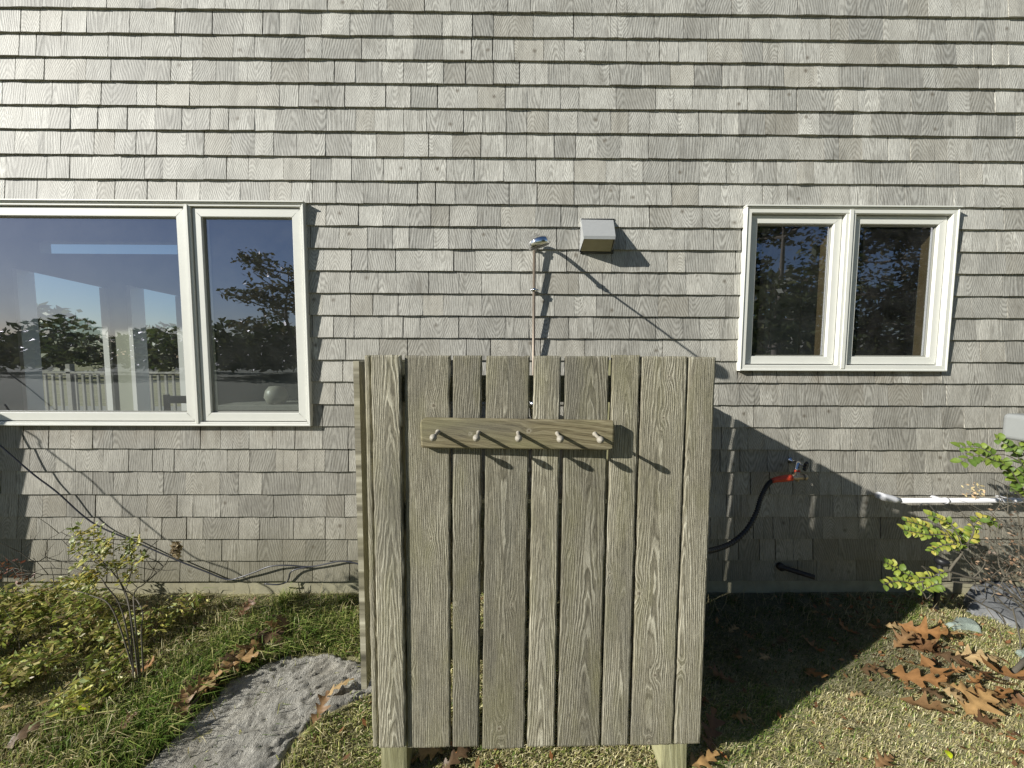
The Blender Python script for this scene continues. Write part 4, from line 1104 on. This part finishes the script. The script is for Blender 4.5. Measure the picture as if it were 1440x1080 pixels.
big = [ # x, y, length, rotation, label, tilt
 (348, 862, .13, 60, 'curled russet oak leaf in the grass close to the wall, left of the enclosure', (20, -30)),
 (352, 925, .17, 75, 'tan oak leaf standing on edge at the upper rim of the grey slab', (25, -25)),
 (285, 968, .17, 200, 'light-edged brown oak leaf at the left corner of the grey slab', (-15, -20)),
 (478, 975, .15, 20, 'orange-brown oak leaf lying at the right edge of the grey slab by the enclosure', (-12, -22)),
 (452, 1008, .13, 80, 'forked tan oak leaf on the lower right of the grey slab', (10, -28)),
 (205, 950, .15, 25, 'russet oak leaf sunk in green grass between the shrub and the slab', (8, -20)),
 (1295, 915, .19, -55, 'tall folded rust oak leaf at the upper end of the shadow edge', (25, -40)),
 (1330, 893, .20, -35, 'golden-brown oak leaf just below the small greenish stone', (5, -15)),
 (1218, 945, .15, -60, 'upright orange oak leaf at the very edge of the shadow', (30, -45)),
 (1207, 981, .085, -8, 'small flat reddish-brown leaf alone on the dry turf', (0, -4)),
 (1302, 999, .19, -35, 'long ochre oak leaf lying flat alone on the dry turf', (0, -8)),
 (1385, 985, .26, -25, 'large pale-rimmed oak leaf on top of the heap at the right', (-10, -18)),
 (1000, 1035, .19, 60, 'brown oak leaf leaning against the foot of the enclosure in its shade', (20, -30)),
 (990, 1076, .17, 10, 'bright orange oak leaf beside the right post of the enclosure', (5, -12)),
 (640, 1072, .14, 30, 'orange oak leaf under the enclosure boards by the left post', (8, -15)),
 (606, 1062, .16, 200, 'dark brown oak leaf in the shade under the enclosure, beside the left post', (8, -10)),
 (1243, 1074, .12, 15, 'red-brown oak leaf at the bottom edge, on the dry turf', (10, -12)),
 (1150, 953, .16, -70, 'dim forked oak leaf on the shaded grass right of the enclosure', (5, -25)),
 (1015, 955, .15, 150, 'dim curled oak leaf on the shaded grass close to the enclosure', (5, -15)),
 (1040, 1010, .10, -20, 'small dim oak leaf in the lower part of the shaded grass', (5, -15)),
 (35, 1040, .17, 40, 'brown curled leaf in the grass in the bottom left corner', (10, -20)),
 (8, 1005, .08, 0, 'dark russet leaf at the left edge of the picture', (0, -10)),
 (175, 1030, .10, 60, 'dark curled leaf in green grass left of the grey slab', (20, -20)),
]
for i, (x, y, L, rz, lab, tl) in enumerate(big):
    leaf_at(x, y, L, rz, lab, 'fallen oak leaves lying apart', OAK[i % len(OAK)], tl, lift=.045 if x < 500 else .026)
for k in range(24):       # windrow of leaves along the upper rim of the slab
    t = k/23; x = 262 + (400-262)*t + random.uniform(-9, 9); y = 1008 + (890-1008)*t**.9 + random.uniform(-7, 7)
    leaf_at(x, y, random.uniform(.15, .20), random.uniform(0, 360), 'brown oak leaf in the row caught along the upper rim of the grey slab', 'oak leaves along the upper rim of the slab', tilt=(random.uniform(-35, 35), random.uniform(-35, 10)), lift=random.uniform(.045, .075))
for k in range(36):       # heap at the right
    t = random.random(); x = 1270 + 180*t + random.uniform(-62, 35); y = 905 + 80*t + random.uniform(-42, 56)
    leaf_at(x, y, random.choice((.09, .13, .16, .22))*random.uniform(.9, 1.1), -35+random.uniform(-60, 60), 'brown oak leaf in the drift blown across the turf at the right', 'oak leaves in the drift at the right', tilt=(random.uniform(-38, 38), random.uniform(-35, 20)), lift=random.uniform(.015, .06))
for k in range(9):
    x, y = random.uniform(1020, 1230), random.uniform(850, 930)
    leaf_at(x, y, random.uniform(.07, .11), random.uniform(0, 360), 'dull brown leaf on the deeply shaded ground right of the enclosure', 'dull leaves in the shade', tilt=(random.uniform(-20, 20), random.uniform(-20, 10)), lift=.012)
# simple oval leaves
def oval_mesh(name, col, ratio=.55, bend=.12, mat=M_leaf, seed=0):
    V = []; Fs = []; rr = random.Random(seed); n = 6
    for i in range(n+1):
        t = i/n; w = ratio*.5*math.sin(math.pi*min(1, t*1.0))**.75 if 0 < i < n else .0
        z = -bend*(2*t-1)**2
        V += [(t, -w, z+bend*.55*(w/ratio*2)), (t, 0, z), (t, w, z+bend*.55*(w/ratio*2))]
    for i in range(n):
        a = 3*i; Fs += [(a, a+1, a+4, a+3), (a+1, a+2, a+5, a+4)]
    me = bpy.data.meshes.new(name); me.from_pydata(V, [], Fs); me.materials.append(mat)
    C = []
    for k, v in enumerate(V):
        f = 1.2 if k % 3 == 1 else rr.uniform(.85, 1.05); C += [min(1, c*f) for c in col]+[1]
    me.attributes.new('sc', 'FLOAT_COLOR', 'POINT').data.foreach_set('color', C)
    me.polygons.foreach_set('use_smooth', [True]*len(Fs)); me.update(); return me
YL = oval_mesh('yellow_leaf', (.62, .72, .03), .6, .1); GL = oval_mesh('leaf', (.16, .24, .13), .45, .1); TL = oval_mesh('leaf', (.46, .32, .17), .5, .3, M_dry)
WL = oval_mesh('leaf', (.42, .48, .24), .4, .1)
leaf_at(112, 1003, .075, -15, 'bright lemon-yellow leaf on the grass at the left', mesh=YL, name='yellow_leaf', lift=.05)
leaf_at(103, 968, .10, 20, 'grey-green blade-like leaf lying on the grass above the yellow leaf', mesh=GL, name='green_leaf', lift=.04)
leaf_at(110, 992, .09, 50, 'narrow green leaf pointing up right from the yellow leaf', mesh=GL, name='green_leaf', lift=.04)
leaf_at(160, 980, .09, 80, 'pale tan folded leaf on the grass right of the yellow leaf', mesh=TL, name='tan_leaf', lift=.04)
leaf_at(25, 1040, .14, 65, 'large pale green leaf near the bottom left corner', mesh=WL, name='pale_leaf', lift=.03)
leaf_at(1337, 1070, .05, 60, 'small yellow leaf on the turf at the bottom edge, right', mesh=YL, name='yellow_leaf', lift=.02)

# ------------------------------------------------------------------ the rose shrub at the right
def shrub_leafs(mesh_list, twigs, spacing, size, parent, limit, seed, pair=True, name='leaf', droop=0.0):
    rr = random.Random(seed); cnt = 0; locs = []
    for tw in twigs:
        pts = spline(tw, 6); acc = 0
        for a, b in zip(pts[:-1], pts[1:]):
            d = (b-a); acc += d.length
            if acc < spacing: continue
            acc = 0; d.normalize()
            for s in ((-1, 1) if pair else (rr.choice((-1, 1)),)):
                if cnt >= limit or rr.random() < .08: continue
                o = bpy.data.objects.new(name, rr.choice(mesh_list)); COL.objects.link(o)
                upv = Vector((rr.uniform(-.4, .4)-.35, rr.uniform(-.9, -.2), rr.uniform(.35, 1.0))).normalized()
                sd_ = d.cross(upv).normalized()*s
                dirv = (sd_*rr.uniform(.6, 1.0) + d*rr.uniform(.1, .7) + Vector((0, 0, rr.uniform(-.3, .2)-droop))).normalized()
                zv = (upv - dirv*upv.dot(dirv)).normalized(); yv = zv.cross(dirv)
                S = size*rr.uniform(.65, 1.25)
                M = Matrix(((dirv.x*S, yv.x*S, zv.x*S, b.x), (dirv.y*S, yv.y*S, zv.y*S, b.y), (dirv.z*S, yv.z*S, zv.z*S, b.z), (0, 0, 0, 1)))
                if parent:
                    o.parent = parent; o.matrix_parent_inverse = Matrix.Translation(parent.location).inverted() if parent.location.length else Matrix.Identity(4)
                o.matrix_basis = M; cnt += 1
    return cnt
RL = [oval_mesh('leaf', c, .66, .14, M_leaf, s) for s, c in enumerate([(.20, .27, .045), (.26, .32, .055), (.15, .22, .04), (.36, .38, .07), (.11, .18, .035), (.42, .38, .08)])]
RLg = [RL[2], RL[4], RL[0]]
rs = empty('rose_shrub', at(1445, 860, .30)); rs.location.z = -.07
tag(rs, 'rose shrub with yellow-green leaves and bare twigs before the white pipe', 'shrub')
T = lambda L, q: [at(x, y, q+dq) for x, y, dq in [(p[0], p[1], (p[2] if len(p) > 2 else 0)) for p in L]]
low = [T([(1336, 803), (1322, 806), (1309, 812), (1297, 819), (1288, 827)], .34), T([(1309, 812), (1290, 812), (1272, 806), (1258, 797), (1245, 791)], .36),
       T([(1300, 817), (1282, 820), (1268, 817), (1255, 818), (1242, 822)], .38), T([(1297, 819), (1300, 828), (1315, 822), (1330, 821), (1340, 820)], .40),
       T([(1309, 812), (1303, 802), (1296, 796), (1306, 800)], .36), T([(1291, 825), (1300, 836), (1303, 842), (1310, 836)], .40)]
midt = [T([(1354, 774), (1340, 760), (1318, 748), (1296, 738), (1275, 733)], .30), T([(1350, 765), (1330, 752), (1312, 752), (1295, 750), (1272, 745)], .34),
        T([(1362, 770), (1350, 752), (1338, 738), (1318, 728), (1305, 724)], .30), T([(1372, 768), (1368, 750), (1372, 735), (1385, 728), (1400, 735)], .32),
        T([(1345, 765), (1330, 766), (1318, 770), (1310, 774)], .36), T([(1360, 765), (1370, 745), (1356, 728), (1340, 722)], .34), T([(1390, 760), (1392, 742), (1380, 722), (1362, 712)], .30),
        T([(1340, 760), (1326, 742), (1310, 734), (1292, 728)], .38), T([(1352, 765), (1344, 748), (1336, 742), (1322, 738)], .40),
        T([(1400, 755), (1404, 735), (1396, 722), (1388, 715)], .36)]
topt = [T([(1450, 700), (1430, 680), (1412, 655), (1390, 635), (1372, 628), (1352, 629)], .34), T([(1440, 690), (1420, 660), (1400, 648), (1375, 640), (1350, 650)], .36),
        T([(1450, 680), (1436, 650), (1420, 628), (1402, 617)], .38), T([(1452, 672), (1440, 640), (1432, 622)], .36), T([(1440, 700), (1425, 688), (1405, 678), (1392, 672)], .36),
        T([(1450, 720), (1432, 708), (1415, 702), (1400, 698), (1372, 700)], .33), T([(1455, 690), (1440, 668), (1425, 655)], .42), T([(1450, 720), (1436, 700), (1424, 690), (1412, 688)], .40),
        T([(1436, 650), (1415, 640), (1398, 640), (1380, 650)], .40), T([(1480, 700), (1462, 670), (1450, 640)], .38), T([(1490, 740), (1470, 715), (1460, 690)], .38)]
n1 = shrub_leafs(RL[:4], low, .018, .035, rs, 65, 1)
n2 = shrub_leafs(RL, midt, .0125, .033, rs, 150, 2)
n3 = shrub_leafs(RLg, topt, .021, .042, rs, 85, 3, droop=.1)
mb = MB()
for tw in low+midt+topt: p = spline(tw, 5); mb.tube(p, [.0026*(1-.6*i/(len(p)-1)) for i in range(len(p))], 5)
mainb = [T([(1354, 774), (1349, 783), (1342, 792), (1336, 803), (1350, 808), (1362, 812), (1383, 816), (1410, 828), (1440, 850), (1462, 885)], .33),
         T([(1336, 803), (1322, 806)], .33)]
for b_ in mainb: p = spline(b_, 6); mb.tube(p, [.0052]*len(p), 7)
for (xa, ya, xb, yb) in ((1462, 890, 1450, 700), (1462, 890, 1390, 760), (1455, 870, 1372, 768), (1464, 890, 1452, 672), (1460, 880, 1430, 720), (1466, 890, 1490, 730), (1460, 885, 1362, 770)):
    a = at(xa, ya, .33); a.z = max(a.z, -.09); b = at(xb, yb, .33); mm = (a+b)/2 + Vector((random.uniform(-.06, .06), .03, random.uniform(-.05, .05)))
    p = spline([a, mm, b], 8); mb.tube(p, [.0042*(1-.55*i/(len(p)-1)) for i in range(len(p))], 6)
rr = random.Random(77)
for k in range(60):
    x, y = rr.uniform(1368, 1470), rr.uniform(712, 860); q = rr.uniform(.15, .42); a = at(x, y, q); p = [a]
    d = Vector((rr.uniform(-1, 1), rr.uniform(-.3, .3), rr.uniform(-.2, 1))).normalized()
    for s in range(4): d = (d + Vector((rr.uniform(-.5, .5), rr.uniform(-.2, .2), rr.uniform(-.4, .4)))).normalized(); p.append(p[-1]+d*rr.uniform(.03, .06))
    mb.tube(p, [.0022*(1-.18*i) for i in range(5)], 5)
for (pts) in ([(1357, 836), (1385, 852), (1405, 862), (1414, 876)], [(1400, 838), (1412, 850), (1422, 858)], [(1424, 855), (1430, 880), (1435, 905), (1434, 925)], [(1340, 818), (1390, 826), (1450, 860)]):
    p = spline([at(x, y, .42) for x, y in pts], 5); mb.tube(p, .0032, 5)
mb.build('branches', M_bark, rs)
# small dry brown leaves on the twigs
V, Fc, C = leaf_cloud([(*at(1400, 780, .3), .16, .1, .22), (*at(1425, 745, .3), .1, .1, .2), (*at(1440, 820, .3), .1, .1, .15)], 260, .010, [(.25, .16, .10), (.34, .24, .16), (.16, .11, .08)], .7, 6)
tag(np_mesh('dry_leaves', V, Fc, C, M_dry, rs), kind='stuff')
V, Fc, C = leaf_cloud([(*at(1370, 690, .3), .05, .04, .05)], 60, .008, [(.62, .52, .28), (.55, .40, .25)], .7, 7)
tag(np_mesh('seed_tufts', V, Fc, C, M_dry, rs), kind='stuff')
# a grey stick standing in the turf
p = spline([gp(1412, 962, .02), at(1425, 940, 1.05), at(1440, 925, 1.0), at(1470, 905, .95)], 5)
mb = MB(); q0_ = gp(1413, 960); q1_ = gp(1460, 925); mb.tube([q0_+Vector((0, 0, .01)), q0_.lerp(q1_, .5)+Vector((0, 0, .035)), q1_+Vector((0, 0, .05))], [.009, .010, .012], 7)
tag(mb.build('stick', M_bark), 'grey broken stick lying on the turf at the right edge', 'stick')

# ------------------------------------------------------------------ shrub and low leafy plant at the left
ls = empty('twiggy_shrub', gp(200, 930)); ls.location.z = gbase(ls.location.y)
tag(ls, 'thin half-bare shrub with yellowing leaflets on its upper twigs, left of the slab', 'shrub')
LQ = .52
LT = [[(194, 925), (186, 880), (177, 834), (166, 815), (155, 801), (132, 777), (118, 762), (112, 748)],
      [(200, 925), (199, 889), (201, 863), (191, 842), (175, 830), (143, 826), (108, 828)],
      [(196, 925), (190, 870), (189, 834), (204, 820), (218, 808), (230, 797), (238, 783), (248, 761)],
      [(190, 920), (172, 860), (150, 825), (140, 812), (120, 800), (100, 795)],
      [(185, 925), (182, 860), (166, 812), (160, 790)],
      [(192, 920), (160, 860), (130, 838), (100, 830), (70, 826)],
      [(175, 832), (182, 815), (186, 790), (182, 770), (186, 758)],
      [(150, 800), (120, 796), (90, 790), (65, 783), (66, 770), (67, 759), (80, 752), (96, 741)],
      [(130, 812), (100, 808), (61, 808), (40, 803), (20, 799)],
      [(155, 801), (120, 805), (90, 800), (60, 800), (30, 812), (18, 800)],
      [(230, 797), (222, 790), (210, 785), (195, 778)], [(204, 820), (214, 806), (216, 796)],
      [(132, 777), (122, 782), (108, 776), (96, 768), (88, 760)], [(143, 792), (128, 788), (112, 786), (92, 790)],
      [(20, 799), (8, 805), (-10, 800)], [(61, 808), (40, 818), (24, 828), (36, 836)], [(65, 783), (50, 790), (30, 778), (28, 776)]]
mb = MB(); rr = random.Random(5)
for t_ in LT:
    th = .0032 if t_[0][1] > 900 else .0022
    pts = [at(x, y, LQ + (.08 if y > 860 else 0) + .03*math.sin(x*.05)) for x, y in t_]
    if t_[0][1] > 900: pts[0].z = gbase(pts[0].y) - .01; 
    p = spline(pts, 5); mb.tube(p, [th*(1-.6*i/(len(p)-1)) for i in range(len(p))], 6)
    for k in range(3):
        i = rr.randrange(len(p)//3, len(p)); a = p[i]; d = Vector((rr.uniform(-1, 1), rr.uniform(-.4, .4), rr.uniform(-.1, 1))).normalized()
        mb.tube([a, a+d*.05, a+d*.09+Vector((rr.uniform(-.03, .03), 0, .01))], [.0016, .0012, .0008], 4)
mb.build('branches', M_bark, ls)
tops = [[at(x, y, LQ) for x, y in t_] for t_ in ([(155, 801), (132, 777), (118, 762), (112, 740), (116, 733)], [(186, 800), (182, 770), (186, 758)], [(165, 800), (176, 780), (190, 768), (196, 755)],
        [(132, 777), (140, 762), (130, 748), (135, 738)], [(118, 762), (108, 760), (100, 766)], [(150, 790), (145, 775), (152, 765)], [(175, 820), (178, 808), (186, 806)], [(150, 815), (135, 808), (120, 812), (100, 820)])]
LL = [oval_mesh('leaf', c, .5, .1, M_leaf, s) for s, c in enumerate([(.22, .25, .05), (.34, .33, .06), (.15, .19, .045), (.42, .36, .08)])]
for k in range(16):
    x, y = rr.uniform(105, 195), rr.uniform(748, 822); a_ = rr.uniform(-.6, 3.7)
    tops.append([at(x, y, LQ+rr.uniform(-.08, .08)), at(x+9*math.cos(a_), y-7*math.sin(a_), LQ), at(x+17*math.cos(a_), y-15*math.sin(a_), LQ)])
shrub_leafs(LL, tops, .011, .028, ls, 260, 9)
cl_ = [(*at(x, y, LQ), .045, .05, .035) for x, y in ((120, 752), (135, 765), (112, 770), (150, 778), (185, 762), (188, 785), (165, 795), (140, 800), (118, 812), (95, 822), (178, 812))]
V, Fc, C = leaf_cloud(cl_, 520, .0105, [(.24, .27, .06), (.36, .35, .08), (.17, .21, .05), (.45, .38, .10)], .6, 15, .38)
tag(np_mesh('fine_leaves', V, Fc, C, M_leaf, ls), kind='stuff')
V, Fc, C = leaf_cloud([(*at(248, 773, LQ), .018, .018, .04)], 130, .011, [(.35, .27, .15), (.25, .19, .11), (.45, .37, .22)], .8, 5)
tag(np_mesh('dried_flower_head', V, Fc, C, M_dry, ls), kind='stuff')
V, Fc, C = leaf_cloud([(*at(10, 800, LQ), .06, .05, .05), (*at(30, 812, LQ), .04, .04, .03)], 45, .012, [(.20, .07, .045), (.26, .12, .06)], .8, 5)
tag(np_mesh('red_leaves', V, Fc, C, M_dry, ls), kind='stuff')
# low leafy plant: a mat of small leaves on thin stems
lp = empty('low_leafy_plant', gp(90, 930)); lp.location.z = gbase(lp.location.y)
tag(lp, 'low sprawling plant of small yellow-green leaves filling the corner at the left', 'plant')
blobs = []
rr = random.Random(31)
for k in range(46):
    x = rr.uniform(-3.1, -1.72); y = rr.uniform(-.70, -.20); hh = .05+.26*max(0, 1-abs(x+2.5)/.9)*max(.3, 1-abs(y+.35)/.5)
    blobs.append((x, y, gbase(y)+hh*rr.uniform(.4, 1), .13, .11, .05))
V, Fc, C = leaf_cloud(blobs, 9500, .0165, [(.30, .36, .08), (.42, .44, .12), (.22, .28, .06), (.58, .54, .14), (.48, .42, .18), (.17, .22, .05), (.34, .26, .13)], .45, 8, .32)
V[:, 2] = np.maximum(V[:, 2], -.048+.062*V[:, 1]+.004)
tag(np_mesh('leaves', V, Fc, C, M_leaf, lp), kind='stuff')
mb = MB()
for k in range(120):
    b_ = rr.choice(blobs); a = Vector((b_[0]+rr.uniform(-.1, .1), b_[1]+rr.uniform(-.1, .1), gbase(b_[1])-.01)); e = Vector((b_[0], b_[1], b_[2]+.03))+Vector((rr.uniform(-.08, .08), rr.uniform(-.08, .08), 0))
    mb.tube([a, (a+e)/2+Vector((.02, 0, .02)), e], [.002, .0015, .001], 4)
tag(mb.build('stems', M_bark, lp), kind='stuff')
# dry stalks and loose weeds along the foot of the wall
mb = MB()
for k in range(420):
    x = rr.uniform(-2.9, -.55) if k < 300 else rr.uniform(.7, 2.6); y = rr.uniform(-.28, -.03); h = rr.uniform(.03, .11); a = Vector((x, y, gbase(y)-.01)); e = a+Vector((rr.uniform(-.06, .06), rr.uniform(-.03, .03), h))
    mb.tube([a, a.lerp(e, .5)+Vector((rr.uniform(-.015, .015), 0, .01)), e], [.0013, .001, .0006], 3)
tag(mb.build('dry_stalks', plain('dry_stalk', (.38, .32, .18), .8)), 'thin dry weed stalks along the foot of the foundation', 'weeds', kind='stuff')
